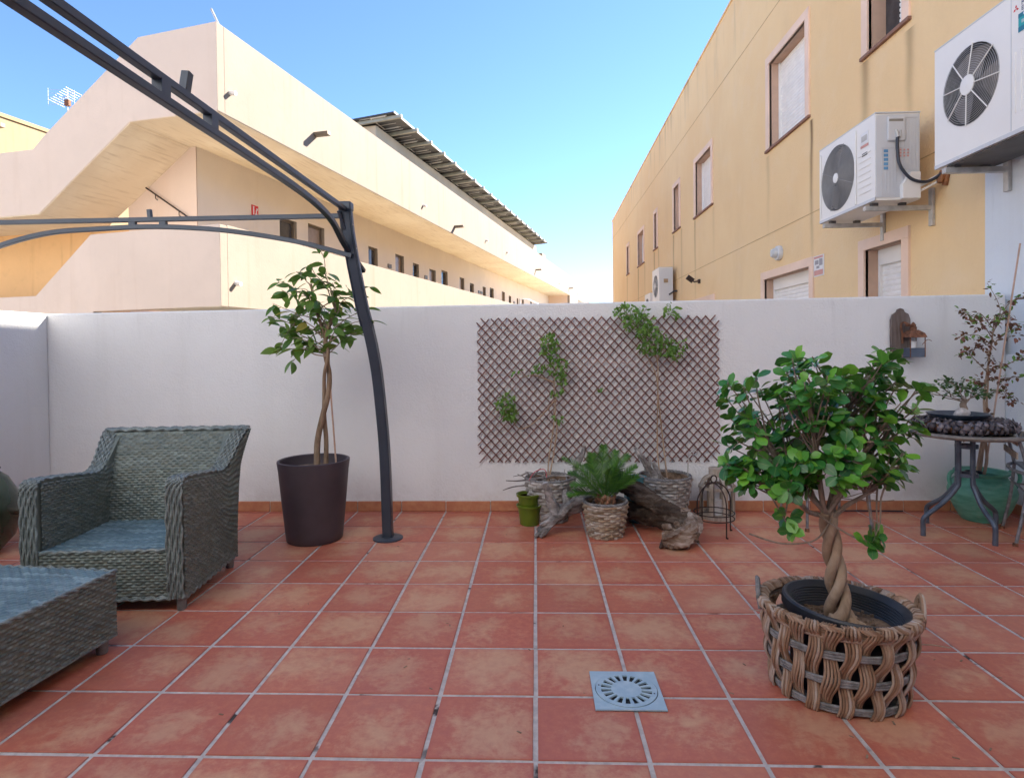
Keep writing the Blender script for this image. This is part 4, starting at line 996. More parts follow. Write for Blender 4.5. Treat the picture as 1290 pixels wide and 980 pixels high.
# ------------------------------------------------------------------ leaves
def leaf_mesh(name, L_, W_, shape, mat, fold=.18, curl=.15, nl=5):
    """leaf grows along +Y, faces +Z; shape(t)->relative half width"""
    m = MB(); vs = []; uvs = []
    for i in range(nl + 1):
        t_ = i / nl; hw = W_ / 2 * shape(t_); y = L_ * t_; zc = -curl * L_ * t_ * t_
        for s_ in (-1, 0, 1): vs.append((s_ * hw, y, zc + abs(s_) * hw * fold)); uvs.append((.5 + .5 * s_, t_))
    fs = []
    for i in range(nl):
        for j in range(2): fs.append((i * 3 + j, i * 3 + j + 1, i * 3 + j + 4, i * 3 + j + 3))
    m.add(vs, fs); me = m.mesh(name, mat, True)
    ul = me.uv_layers.new(name='UVMap')
    for lp in me.loops: ul.data[lp.index].uv = uvs[lp.vertex_index]
    return me, (vs, fs, uvs)
obov = lambda t: .12 + .95 * math.sin(PI * min(1, t ** 1.35)) ** .62 if 0 < t < 1 else (.10 if t == 0 else .06)
ellip = lambda t: max(.05, math.sin(PI * t ** .85) ** .8)
def leaf_matrix(p, d, roll=0, s=1, up=None):
    d = Vector(d).normalized(); up = Vector(up) if up is not None else Vector((0, 0, 1))
    x = d.cross(up); x = x.normalized() if x.length > 1e-3 else Vector((1, 0, 0)); z = x.cross(d)
    m_ = Matrix(((x.x, d.x, z.x, 0), (x.y, d.y, z.y, 0), (x.z, d.z, z.z, 0), (0, 0, 0, 1)))
    return Matrix.Translation(p) @ m_ @ Matrix.Rotation(roll, 4, 'Y') @ Matrix.Scale(s, 4)
def place_leaves(mats, proto, parent, name='leaf', limit=300, key=None, stuffname='foliage'):
    me, (vs, fs, uvs) = proto
    if key: mats = sorted(mats, key=key)
    for mt in mats[:limit]: link(name, me, parent, mt)
    rest = mats[limit:]
    if rest: join_leaves(rest, proto, parent, stuffname)
def join_leaves(mats, proto, parent, name):
    me0, (vs, fs, uvs) = proto; V = np.array(vs); F = np.array(fs); n = len(V)
    allV = np.concatenate([V @ np.array(m_.to_3x3()).T + np.array(m_.translation) for m_ in mats])
    allF = np.concatenate([F + i * n for i in range(len(mats))]); UV = np.tile(np.array(uvs), (len(mats), 1))
    me = bpy.data.meshes.new(name); me.from_pydata(allV.tolist(), [], allF.tolist()); me.update(); me.materials.append(me0.materials[0])
    me.polygons.foreach_set('use_smooth', [True] * len(me.polygons))
    ul = me.uv_layers.new(name='UVMap'); idx = np.zeros(len(me.loops), dtype=np.int32); me.loops.foreach_get('vertex_index', idx); ul.data.foreach_set('uv', UV[idx].ravel())
    o = link(name, me, parent); o['kind'] = 'stuff'; return o

# ------------------------------------------------------------------ big basket, nursery pot with braided ficus
BC = Vector((1.050, .395, 0)); BRZ = R_(-17)
bk = thing('willow_basket', 'large oval basket of thick grey brown woven rods standing right of the floor drain', 'basket', BC, BRZ)
def bell(z): t_ = z / .30; return (lerp(.200, .240, t_ ** .8), lerp(.172, .212, t_ ** .8))
def bpt(th, z, off=0):
    rx, ry = bell(max(z, 0)); return Vector(((rx + off) * math.cos(th), (ry + off) * math.sin(th), z))
def rods_uv(o, idx):
    me = o.data; ul = me.uv_layers.new(name='UVMap')
    for i, d in enumerate(ul.data): d.uv = (0, idx)
def rod_obj(name, ptslist, r, parent, mat=None):
    m = MB(); ids = []
    for j, (pts, rr) in enumerate(ptslist):
        n0 = len(m.f); m.tube(pts, rr, 7); ids += [rng.random() * 900 // 1] * (len(m.f) - n0)
    o = m.build(name, mat or M['rod'], parent, True, 60); ul = o.data.uv_layers.new(name='UVMap')
    uv = []
    for p, idn in zip(o.data.polygons, ids): uv += [0.5, idn + .5] * p.loop_total
    ul.data.foreach_set('uv', uv); return o
levels = [.205, .115]; NB = 28
for k in range(NB):
    th0 = 2 * PI * k / NB; par = 1 if k % 2 else -1; rods = []; hw = .0092
    for j in range(5):
        pts = []
        nseg = 26
        for i in range(nseg + 1):
            z = lerp(.294, .004, i / nseg)
            off = .0125 * par * math.cos(PI * (z - .205) / .09)
            if z > .262: off = lerp(off, .016, min(1, (z - .262) / .02))
            sway = .036 * math.sin(PI * (z - .205) / .09 + .9) * par + .10 * (z / .3 - .5)
            spread = (j - 2) * (.0435 + .004 * math.sin(k * 2.1 + z * 30)) * (1 - .12 * abs(math.cos(PI * (z - .205) / .18)))
            th = th0 + sway + spread; pts.append(bpt(th, z, off + .002 * math.sin(j * 2 + z * 40)))
        # loop over the rim to the inside
        a = pts[0]; up_ = [bpt(th0 + .055 * par * .4 + (j - 2) * .037, .29, -.020), bpt(th0 + (j - 2) * .037, .306, -.008), bpt(th0 + .03 * par + (j - 2) * .037, .307, .010)]
        pts = up_ + pts
        rods.append((pts, .0044 + .0005 * rng.uniform(-1, 1)))
    rod_obj('willow_band', rods, 0, bk)
for lv in levels + [.022]:
    rods = []
    for j in range(3):
        pts = [bpt(2 * PI * i / 72, lv + (j - 1) * .0085 + .0015 * math.sin(i * .7 + j), 0) for i in range(73)]
        rods.append((pts, .0052))
    rod_obj('hoop', rods, 0, bk, M['rodgrey'])
rods = []
for j in range(5): rods.append(([bpt(2 * PI * i / 72, .262 + j * .0088, -.001 + .001 * math.sin(i + j)) for i in range(73)], .0056))
rod_obj('rim', rods, 0, bk)
MB().lathe([(0, .004), (1, .004), (1, .012), (0, .012)], 40, sx=.192, sy=.162).build('base', M['rodgrey'], bk)
for th, s_ in ((PI - .05, 1), (.03, -1)):
    rods = []
    for j in range(4):
        pts = []
        for i in range(18):
            t_ = i / 17; a = th + (t_ - .5) * .42; z = .262 + .088 * math.sin(PI * t_) ** .6; pts.append(bpt(a, min(z, .30), .013 + .004 * (j % 2)) + Vector((0, 0, max(0, z - .30) + .004 * (j // 2))))
        rods.append((pts, .006))
    pts = [bpt(th + .05 * math.cos(u), .31, .015) + Vector((0, 0, .022 + .022 * math.sin(u))) for u in [2 * PI * i / 14 for i in range(14)]]
    rods.append((pts, .0065)); rods.append(([p + Vector((0, .012, 0)) for p in pts], .006))
    rod_obj('handle', rods, 0, bk, M['rodgrey'] if s_ > 0 else None)
for th, l_ in ((-.10, .10), (2.75, .07), (1.2, .05)):
    a = bpt(th, .20, .0); d = Vector((math.cos(th), math.sin(th) * .5, .05)).normalized(); rod_obj('stray_rod', [([a, a + d * l_ * .5 + Vector((0, 0, .004)), a + d * l_], .0022)], 0, bk)

fp = thing('braided_ficus', 'round headed ficus with plaited trunk in a black nursery pot inside the big basket', 'potted tree', (BC.x + .0, BC.y - .012, .02), 0)
prof = [(0, 0), (.155, 0), (.162, .01), (.185, .20), (.188, .252), (.212, .255), (.216, .262), (.216, .292), (.210, .298), (.202, .298), (.196, .29)]
for k in range(7): prof += [(.190 - k * .002, .282 - k * .009), (.186 - k * .002, .278 - k * .009)]
prof += [(.168, .20), (0, .20)]
ps = MB().lathe([(a * .90, b) for a, b in prof], 56, sx=1.04, sy=.92).build('nursery_pot', M['black_pot'], fp, True, 35); ps.rotation_euler = (R_(1.5), R_(4.5), BRZ)
m = MB(); vs = [(0, 0, .226)]; nr, na = 12, 40
for i in range(1, nr + 1):
    for k in range(na):
        a = 2 * PI * k / na; r = .158 * i / nr; vs.append((r * math.cos(a) * 1.04, r * math.sin(a) * .9, .222 + rng.uniform(-.004, .005) + .012 * math.exp(-((r) / .06) ** 2) - r * .03))
fs = [(0, 1 + k, 1 + (k + 1) % na) for k in range(na)] + [(1 + i * na + k, 1 + (i + 1) * na + k, 1 + (i + 1) * na + (k + 1) % na, 1 + i * na + (k + 1) % na) for i in range(nr - 1) for k in range(na)]
m.add(vs, fs); m.build('soil', M['soil'], fp, True).rotation_euler = (0, R_(3.5), BRZ)
m = MB()
for _ in range(120):
    a = rng.uniform(0, 2 * PI); r = rng.uniform(.03, .145); s_ = rng.uniform(.002, .006); c = (r * math.cos(a), r * math.sin(a) * .88, .228)
    m.box(c[0] - s_, c[0] + s_, c[1] - s_ * .7, c[1] + s_ * .7, c[2] - s_, c[2] + s_ * .8, None)
m.build('soil_crumbs', M['soil'], fp, kind='stuff')
# braided trunk
tz0, tz1 = .215, .60
for j in range(3):
    pts = []; rr = []
    for i in range(41):
        t_ = i / 40; z = lerp(tz0, tz1, t_); ph = t_ * 2 * PI * 1.35 + j * 2 * PI / 3 - .5; rad = lerp(.0225, .0165, t_) * (1 + .5 * (1 - t_) ** 5)
        cx = lerp(.004, -.03, t_) + .004 * math.sin(t_ * 5); pts.append((cx + rad * math.cos(ph), rad * math.sin(ph), z)); rr.append(lerp(.0185, .0145, t_) * (1 + .45 * math.exp(-((t_) / .09) ** 2)))
    MB().tube(pts, rr, 12).build('braided_stem', M['bark_tan'], fp, True)
for a in (-2.6, -.4, 1.5, .4):
    MB().tube(cr([(.03 * math.cos(a), .03 * math.sin(a), .25), (.05 * math.cos(a), .05 * math.sin(a), .232), (.085 * math.cos(a), .08 * math.sin(a), .222)], 4), [.012, .0115, .011, .0105, .009, .008, .007, .006, .004], 8).build('surface_root', M['bark_tan'], fp, True)

def curve_between(a, b, wob, n=5, sag=0):
    a, b = Vector(a), Vector(b); pts = [a]
    for i in range(1, n):
        t_ = i / n; pts.append(a.lerp(b, t_) + Vector((rng.uniform(-wob, wob), rng.uniform(-wob, wob), rng.uniform(-wob, wob) + sag * 4 * t_ * (1 - t_))))
    pts.append(b); return cr(pts, 3)
# crown: rosettes spread over an irregular dome, each fed by a twig
tipz0 = .62; crown_c = Vector((-.03, 0, .90)); apex = Vector((-.032, 0, .585))
rose = []; tries = 0
dens = [  # (centre, radii) clumps, local to the tree (camera sees x right, z up)
    ((-.27, -.02, .99), (.13, .15, .13)), ((-.12, -.03, 1.05), (.11, .17, .11)), ((.11, -.02, 1.06), (.11, .17, .11)), ((.0, .05, .98), (.15, .17, .10)), ((.20, .0, 1.00), (.09, .14, .11)), ((-.27, .02, .83), (.14, .14, .12)),
    ((-.10, -.10, .87), (.14, .10, .12)), ((.09, -.06, .85), (.13, .12, .12)), ((.18, .0, .86), (.08, .12, .10)), ((-.30, -.02, .745), (.09, .10, .05)), ((-.18, -.06, .73), (.10, .10, .05)), ((-.02, -.12, .77), (.10, .07, .05)), ((-.14, .1, .86), (.14, .1, .12)), ((.07, .12, .91), (.14, .1, .12)), ((.13, -.04, .745), (.07, .08, .05))]
while len(rose) < 205 and tries < 9000:
    tries += 1; c, r = dens[rng.randrange(len(dens))]; c = Vector(c)
    d = Vector((rng.gauss(0, 1), rng.gauss(0, 1), rng.gauss(0, 1))).normalized() * rng.uniform(.55, 1) ; p = c + Vector((d.x * r[0], d.y * r[1], d.z * r[2]))
    if all((p - q_).length > .036 for q_ in rose): rose.append(p)
rose += [Vector((-.185, -.05, .555)), Vector((.085, -.08, .535)), Vector((.10, -.07, .548)), Vector((.072, -.085, .522)), Vector((-.20, -.05, .60)), Vector((.27, 0, 1.03)), Vector((-.375, 0, 1.05)), Vector((-.38, 0, .77))]
mains = [Vector((-.24, .0, .84)), Vector((-.12, -.08, .90)), Vector((.0, -.10, .86)), (Vector((.12, -.05, .90))), Vector((.17, .02, .86)), Vector((-.05, .10, .95)), Vector((.10, .11, .92)), Vector((-.17, .08, .86)), Vector((.03, 0, 1.0)), Vector((-.25, -.03, .68)), Vector((.13, -.08, .74))]
for i, mp in enumerate(mains):
    a = apex + Vector((rng.uniform(-.02, .02), rng.uniform(-.02, .02), 0)); pts = curve_between(a, mp, .010, 4, .0); n_ = len(pts)
    MB().tube(pts, [lerp(.0095, .0042, k / (n_ - 1)) for k in range(n_)], 7).build('branch', M['bark_twig'], fp, True)
m = MB()
for p in rose:
    b = min(mains, key=lambda q_: (q_ - p).length + (0 if q_.z < p.z + .02 else .15)); b = apex.lerp(b, rng.uniform(.55, 1)); pts = curve_between(b, p, .008, 3); n_ = len(pts)
    m.tube(pts, [lerp(.0036, .0020, k / (n_ - 1)) for k in range(n_)], 5)
for _ in range(26):
    b = apex.lerp(rng.choice(mains), rng.uniform(.2, .8)); d = Vector((rng.gauss(0, 1), rng.gauss(0, 1), rng.uniform(-.2, 1))).normalized(); m.tube(curve_between(b, b + d * rng.uniform(.06, .14), .006, 3), .0016, 4)
m.build('twigs', M['bark_twig'], fp, True, kind='stuff')
MB().tube(cr([(-.03, -.02, .585), (-.10, -.05, .52), (-.22, -.07, .515), (-.33, -.08, .55)], 6), .003, 5).build('aerial_root', M['bark_twig'], fp, True)
MB().tube(cr([(-.08, -.03, .60), (-.04, -.05, .57), (.02, -.06, .535), (.07, -.07, .52)], 6), .0035, 5).build('aerial_root', M['bark_twig'], fp, True)
lf = [leaf_mesh('leaf', .049, .034, obov, M['leaf_ficus'], .12, .10), leaf_mesh('leaf', .043, .030, obov, M['leaf_ficus'], .22, .22)]
mats = [[], []]
for p in rose:
    out = (p - crown_c); out = out.normalized() if out.length > .01 else Vector((0, 0, 1)); axis = (out * .6 + Vector((0, 0, .8)) + Vector((rng.gauss(0, .3), rng.gauss(0, .3), 0))).normalized()
    n_ = rng.randint(6, 9); ph = rng.uniform(0, 6.28)
    e1 = axis.orthogonal().normalized(); e2 = axis.cross(e1)
    for k in range(n_):
        a = ph + k * 2.4; tilt = lerp(.15, .95, rng.random() ** .7) if k > 1 else .9
        d = (axis * (1 - tilt) * .9 + (e1 * math.cos(a) + e2 * math.sin(a)) * tilt + Vector((0, 0, -.12))).normalized(); pos = p - axis * .035 * rng.random() + d * .006
        mats[rng.random() < .4].append(leaf_matrix(pos, d, rng.gauss(0, .35), rng.uniform(.72, 1.15), axis))
camloc = Vector((.0115, -1.74, 1.2)); base = Vector(fp.location)
for i in (0, 1):
    k = lambda mt: (mt.translation + base - camloc).length
    mats[i].sort(key=k)
n0 = int(300 * len(mats[0]) / (len(mats[0]) + len(mats[1])))
place_leaves(mats[0], lf[0], fp, limit=n0); place_leaves(mats[1], lf[1], fp, limit=299 - n0)

# ------------------------------------------------------------------ tall ficus in the plum planter
tf = thing('tall_ficus', 'tall thin leaved ficus in a plum grey planter beside the gazebo post', 'potted tree', (-1.405, 2.05, 0))
prof = [(0, 0), (.165, 0), (.172, .008), (.178, .06), (.198, .26), (.214, .44), (.222, .497), (.222, .505), (.214, .508), (.206, .503), (.203, .47), (.195, .44), (0, .44)]
MB().lathe(prof, 64).build('planter', M['planter'], tf, True, 35)
MB().lathe([(0, .452), (.15, .450), (.196, .444)], 32).build('soil', M['soil'], tf, True)
o = MB().lathe([(0, 0), (.04, .0), (.055, .012), (.04, .02), (0, .022)], 18).build('pebble', simple('blue_pebble', (.12, .22, .27), .35), tf, True); o.location = (-.07, -.08, .45)
o = MB().lathe([(0, 0), (.03, .0), (.042, .012), (.03, .02), (0, .022)], 18).build('pebble', MATS['blue_pebble'], tf, True); o.location = (.07, -.06, .452)
# stems: relative to pot centre; picture: base x .04, fork at z 1.28
s1 = cr([(.02, 0, .45), (.03, -.01, .62), (.065, -.01, .78), (.10, 0, .92), (.105, .01, 1.05), (.085, 0, 1.18), (.10, .0, 1.32), (.15, .02, 1.44)], 6)
s2 = cr([(.07, .02, .45), (.075, .02, .62), (.065, .02, .78), (.07, .01, .92), (.085, -.02, 1.05), (.11, -.02, 1.18), (.08, 0, 1.30), (.03, 0, 1.45), (.0, 0, 1.62)], 6)
s3 = cr([(.145, 0, .45), (.13, 0, .70), (.118, 0, .90), (.105, .01, 1.15), (.12, .01, 1.28)], 6)
for s_, r0, r1, nm in ((s1, .021, .012, 'stem'), (s2, .016, .007, 'stem'), (s3, .006, .005, 'support_cane')):
    n_ = len(s_); MB().tube(s_, [lerp(r0, r1, k / (n_ - 1)) for k in range(n_)], 10).build(nm, M['bark_brown'] if nm == 'stem' else M['cane'], tf, True)
tips = []
for (x, z, dy) in [(-.30, 1.50, 0), (-.28, 1.36, .05), (-.22, 1.58, -.05), (-.15, 1.70, .02), (-.05, 1.75, 0), (.04, 1.70, .04), (.10, 1.62, -.04), (-.08, 1.58, -.1), (.02, 1.50, -.08), (-.15, 1.42, -.06), (-.02, 1.38, .1), (.12, 1.50, .08),
                   (.22, 1.54, 0), (.28, 1.46, .04), (.33, 1.38, -.03), (.24, 1.30, .0), (.16, 1.36, -.1), (-.18, 1.28, .0), (-.24, 1.22, -.04), (-.10, 1.24, .06), (.30, 1.60, .05), (.0, 1.86, 0), (-.18, 1.13, .02), (-.27, 1.17, -.03), (-.04, 1.19, .02), (-.32, 1.42, .0), (-.28, 1.64, .04), (.08, 1.42, .12), (-.12, 1.50, .1)]:
    tips.append(Vector((x + .05, dy, z)))
mats = []; m = MB()
for tp in tips:
    st = rng.choice([s1, s2]); b = min([p for p in st if p.z < tp.z - .02 and p.z > 1.15] or [st[-3]], key=lambda q_: (q_ - tp).length * .6 + abs(q_.z - (tp.z - .16)))
    pts = curve_between(b, tp, .018, 4, .02); n_ = len(pts); m.tube(pts, [lerp(.0045, .0016, k / (n_ - 1)) for k in range(n_)], 5)
    for k in range(9):
        t_ = lerp(.40, 1.0, k / 8); p = pts[int(t_ * (n_ - 1))]; a = k * 2.4 + rng.random(); h = (tp - b); h.z = 0; h = h.normalized() if h.length > .01 else Vector((1, 0, 0))
        d = Vector((math.cos(a) * .8 + h.x * .6, math.sin(a) * .8 + h.y * .6, rng.uniform(-.75, .45))).normalized(); mats.append(leaf_matrix(p + d * .01, d, rng.gauss(0, .4), rng.uniform(.7, 1.15)))
m.build('twigs', M['bark_twig'], tf, True, kind='stuff')
lt = leaf_mesh('leaf', .102, .048, ellip, M['leaf_tall'], .22, .22, 6)
place_leaves(mats, lt, tf, limit=299)

# ------------------------------------------------------------------ trellis
tr = thing('trellis', 'expanding diamond trellis of red brown wooden slats on the white back wall', 'trellis', (.462, 2.685, .89))
TW, TH = 1.73, 1.035; px, pz = .0625, .069; slope = pz / px
def clip(c, sg):
    # line z = sg*slope*x + c inside the rectangle
    pts = []
    for x in (-TW / 2, TW / 2):
        z = sg * slope * x + c
        if -TH / 2 <= z <= TH / 2: pts.append((x, z))
    for z in (-TH / 2, TH / 2):
        x = (z - c) / (sg * slope)
        if -TW / 2 < x < TW / 2: pts.append((x, z))
    return pts[:2] if len(pts) >= 2 else None
for sg_ in (1, -1):
    n_ = int((TH / 2 + slope * TW / 2) / pz) + 1
    for k in range(-n_, n_ + 1):
        c = (k + (.5 if False else 0)) * pz + .01; q = clip(c, sg_)
        if not q: continue
        (xa_, za_), (xb_, zb2) = q; d = Vector((xb_ - xa_, 0, zb2 - za_)); ln = d.length
        if ln < .05: continue
        d.normalize(); e = rng.uniform(.008, .02); a = Vector((xa_, 0, za_)) - d * e; b = Vector((xb_, 0, zb2)) + d * rng.uniform(.008, .02)
        mid = (a + b) / 2; L2 = (b - a).length / 2
        o = MB().box(-L2, L2, -.0024, .0024, -.0043, .0043).build('slat', M['trellis'], tr)
        o.location = (mid.x + rng.uniform(-.002, .002), -.005 if sg_ > 0 else .004, mid.z); o.rotation_euler = (rng.uniform(-.02, .02), -math.atan2(d.z, d.x) + rng.uniform(-.006, .006), 0)
m = MB()
ni = int(TW / px)
for i in range(-ni, ni + 1):
    for j in range(-20, 21):
        if (i + j) % 2: continue
        x = i * px / 2; z = j * pz / 2 + .01
        if abs(x) < TW / 2 and abs(z) < TH / 2: m.box(x - .0022, x + .0022, -.011, -.008, z - .0022, z + .0022)
m.build('rivets', M['iron'], tr, kind='stuff')

# ------------------------------------------------------------------ woven pots, vines
def woven_pot(name, label, loc, rb, rt, h, rows, mat, group=None, stake=.034, amp=.0075):
    root = thing(name, label, 'basket', loc, rng.uniform(0, 3), group)
    def S(A, B):
        th = A * 2 * PI; z = B * h; r = rb + (rt - rb) * B ** .8; return np.stack([r * np.cos(th), r * np.sin(th), z], -1)
    woven('woven_side', S, 2 * PI * (rb + rt) / 2, rows, stake, root, mat, amp, closed=True, pr=6, ps=6, over=.95)
    MB().lathe([(0, .003), (rb * .98, .003), (rb * .98, .008), (rt - .014, h * .99), (rt - .022, h * .99), (rb - .01, .02), (0, .02)], 30).build('lining', M['soil'], root, True)
    for k in range(3):
        pts = [((rt + .004 * math.sin(i * 1.1 + k * 2.1) - .004) * math.cos(2 * PI * i / 80), (rt + .004 * math.sin(i * 1.1 + k * 2.1) - .004) * math.sin(2 * PI * i / 80), h + .004 + .006 * math.cos(i * 1.1 + k * 2.1)) for i in range(81)]
        MB().tube(pts, .0065, 6).build('rim_braid', M['rodgrey'], root, True)
    MB().lathe([(0, h * .86), (rt - .03, h * .84)], 24).build('soil', M['soil'], root, True)
    return root
def dead_sticks(root, n, R, z, lo, hi, mat, flat=False):
    for k in range(n):
        a = rng.uniform(0, 6.28); r = rng.uniform(.2, .9) * R; p = Vector((r * math.cos(a), r * math.sin(a), z)); d = Vector((rng.gauss(0, 1), rng.gauss(0, 1), rng.uniform(-.1, .35) if flat else rng.uniform(.4, 1.6))).normalized()
        pts = curve_between(p, p + d * rng.uniform(lo, hi), .012, 4); n_ = len(pts); MB().tube(pts, [lerp(.006, .002, i / (n_ - 1)) for i in range(n_)], 6).build('dry_twig', mat, root, True)
wp1 = woven_pot('wicker_planter', 'grey willow planter with dry twigs under the left climbing vine', (.10, 2.47, 0), .115, .165, .29, 13, M['willow_pale'])
dead_sticks(wp1, 6, .15, .29, .10, .2, M['driftwood'], True)
wp2 = woven_pot('wicker_planter', 'grey willow planter with driftwood under the right climbing vine', (.90, 2.48, 0), .12, .178, .30, 14, M['willow_pale'])
dead_sticks(wp2, 3, .15, .29, .08, .14, M['driftwood'], True)
cy = woven_pot('wicker_planter', 'small brown willow planter in front holding the cycad', (.447, 2.12, 0), .100, .138, .215, 13, M['willow'])
# dry sticks poking left over the left planter
ds = thing('dry_branches', 'bundle of thin dry branches lying over the rim of the left willow planter', 'twigs', (.02, 2.42, .29))
for (p, q_) in (((.05, 0, .02), (-.22, -.02, .0)), ((.06, .0, .0), (-.24, -.05, -.06)), ((-.02, .02, .03), (-.14, .02, .035)), ((.24, -.02, .02), (.36, -.02, .01)), ((.05, -.02, .02), (.23, -.03, .035)), ((-.06, .02, .0), (.02, 0, .08))):
    pts = curve_between(p, q_, .012, 4); n_ = len(pts); MB().tube(pts, [lerp(.009, .003, i / (n_ - 1)) for i in range(n_)], 6).build('dry_twig', M['driftwood'], ds, True)
MB().tube(cr([(-.06, -.06, .01), (-.02, -.07, .07), (.045, -.07, .085), (.06, -.07, .03)], 5), .0028, 6).build('pink_wire', simple('pink_wire', (.55, .12, .14), .5), ds, True)

vl = leaf_mesh('leaf', .034, .019, ellip, M['leaf_vine'], .15, .2, 3)
def vine(label, base, stems, clumps, nleaf):
    root = thing('climbing_plant', label, 'climbing plant', base)
    B_ = Vector(base)
    for s_ in stems:
        pts = cr([Vector(p) - B_ for p in s_], 6); n_ = len(pts); MB().tube(pts, [lerp(.0065, .0025, i / (n_ - 1)) for i in range(n_)], 6).build('stem', M['bark_tan'], root, True)
    mats = []; m = MB()
    for (c, r, n_) in clumps:
        c = Vector(c) - B_
        for i in range(max(3, n_ // 12)):
            q_ = c + Vector((rng.uniform(-r[0], r[0]), rng.uniform(-.03, .0), rng.uniform(-r[1], r[1]))); m.tube(curve_between(c + Vector((0, .01, -r[1] * .6)), q_, .01, 3), .0014, 4)
        for i in range(n_):
            while True:
                a, b = rng.uniform(-1, 1), rng.uniform(-1, 1)
                if a * a + b * b < 1: break
            p = c + Vector((a * r[0], rng.uniform(-.07, .03), b * r[1])); d = Vector((rng.gauss(0, .7), rng.gauss(-.2, .5), rng.gauss(-.7, .6))).normalized()
            mats.append(leaf_matrix(p, d, rng.gauss(0, .6), rng.uniform(.6, 1.15), Vector((rng.gauss(0, .3), -1, .5))))
    m.build('twigs', M['bark_twig'], root, kind='stuff'); join_leaves(mats, vl, root, 'foliage')
    return root
Yv = 2.62
vine('climber with three green tufts on the left half of the trellis', (.09, 2.47, .26),
     [[(.09, 2.47, .26), (.10, 2.58, .40), (.135, Yv, .62), (.155, Yv, .80), (.145, Yv, .95), (.17, Yv, 1.12), (.12, Yv, 1.28)], [(.10, 2.5, .28), (.16, Yv, .60), (.14, Yv, .74), (.16, Yv, .86)], [(.15, Yv, .82), (.0, 2.64, .66), (-.12, 2.64, .62), (-.2, 2.63, .78)], [(.14, Yv, .95), (.0, 2.64, 1.0), (-.1, 2.64, .98)]],
     [((.115, 2.61, 1.22), (.062, .10), 120), ((.17, 2.61, 1.06), (.075, .07), 70), ((.20, 2.61, .95), (.035, .07), 30), ((-.20, 2.61, .79), (.07, .10), 110), ((-.17, 2.6, .73), (.06, .06), 50), ((.05, 2.62, 1.06), (.06, .03), 18), ((-.08, 2.62, 1.02), (.09, .025), 10), ((.16, 2.62, .70), (.05, .035), 16), ((.14, 2.62, .87), (.04, .03), 10), ((.47, 2.64, .90), (.02, .02), 5)], 0)
vine('climber with leafy head spilling over the wall top at the right half of the trellis', (.88, 2.48, .28),
     [[(.87, 2.48, .28), (.875, 2.6, .45), (.88, Yv, .70), (.885, Yv, .95), (.88, Yv, 1.10), (.82, Yv, 1.25), (.70, Yv, 1.40), (.62, Yv, 1.50)], [(.92, 2.5, .28), (.915, Yv, .55), (.89, Yv, .80), (.87, Yv, 1.0), (.80, Yv, 1.15), (.79, Yv, 1.22)], [(.88, Yv, 1.1), (.95, Yv, 1.22), (1.0, Yv, 1.13)]],
     [((.66, 2.62, 1.46), (.09, .055), 80), ((.74, 2.61, 1.37), (.10, .075), 110), ((.82, 2.60, 1.28), (.085, .08), 110), ((.93, 2.60, 1.20), (.09, .07), 90), ((1.0, 2.6, 1.15), (.06, .05), 40), ((.80, 2.6, 1.2), (.06, .05), 40), ((.78, 2.62, 1.46), (.04, .05), 20), ((.97, 2.64, 1.47), (.055, .05), 26), ((1.02, 2.65, 1.42), (.025, .03), 8), ((1.05, 2.62, 1.21), (.03, .04), 10)], 0)

# ------------------------------------------------------------------ cycad
cp = thing('cycad', 'small cycad with stiff green fronds in the front willow planter', 'plant', (.447, 2.12, .17))
m = MB().lathe([(0, 0), (.045, 0), (.055, .03), (.045, .065), (.02, .085), (0, .09)], 16); m.build('trunk', M['bark_brown'], cp, True)
for k in range(16):
    a = k * 2.4; MB().tube([(.045 * math.cos(a), .045 * math.sin(a), .02 + .003 * k), (.062 * math.cos(a), .062 * math.sin(a), .045 + .003 * k), (.055 * math.cos(a), .055 * math.sin(a), .075 + .002 * k)], [.012, .010, .002], 5).build('leaf_base', simple('cycad_leaf_base', (.24, .11, .06), .85, var=.4, scale=50), cp, True)
frs = [((-.10, -.04, .20), (-.17, -.04, .27), (-.27, -.04, .33)), ((-.08, -.05, .14), (-.15, -.08, .17), (-.22, -.1, .17)), ((-.10, -.05, .11), (-.17, -.08, .12), (-.24, -.1, .11)), ((-.02, .02, .20), (-.01, .03, .31), (-.005, .03, .40)),
       ((.05, .0, .19), (.10, .0, .28), (.15, .0, .34)), ((.06, -.03, .16), (.13, -.04, .23), (.19, -.05, .28)), ((.08, -.04, .14), (.15, -.05, .19), (.20, -.06, .22)), ((.02, .02, .18), (.05, .04, .28), (.08, .05, .36)), ((-.05, .0, .20), (-.08, .02, .29), (-.08, .02, .35)),
       ((.0, -.05, .16), (.01, -.09, .24), (.02, -.12, .28)), ((-.04, .08, .16), (-.09, .15, .22), (-.12, .2, .24)), ((.07, .07, .14), (.13, .13, .18), (.17, .17, .18)), ((-.09, .02, .15), (-.16, .03, .20), (-.23, .03, .22)), ((.03, -.04, .19), (.05, -.06, .27), (.07, -.08, .33))]
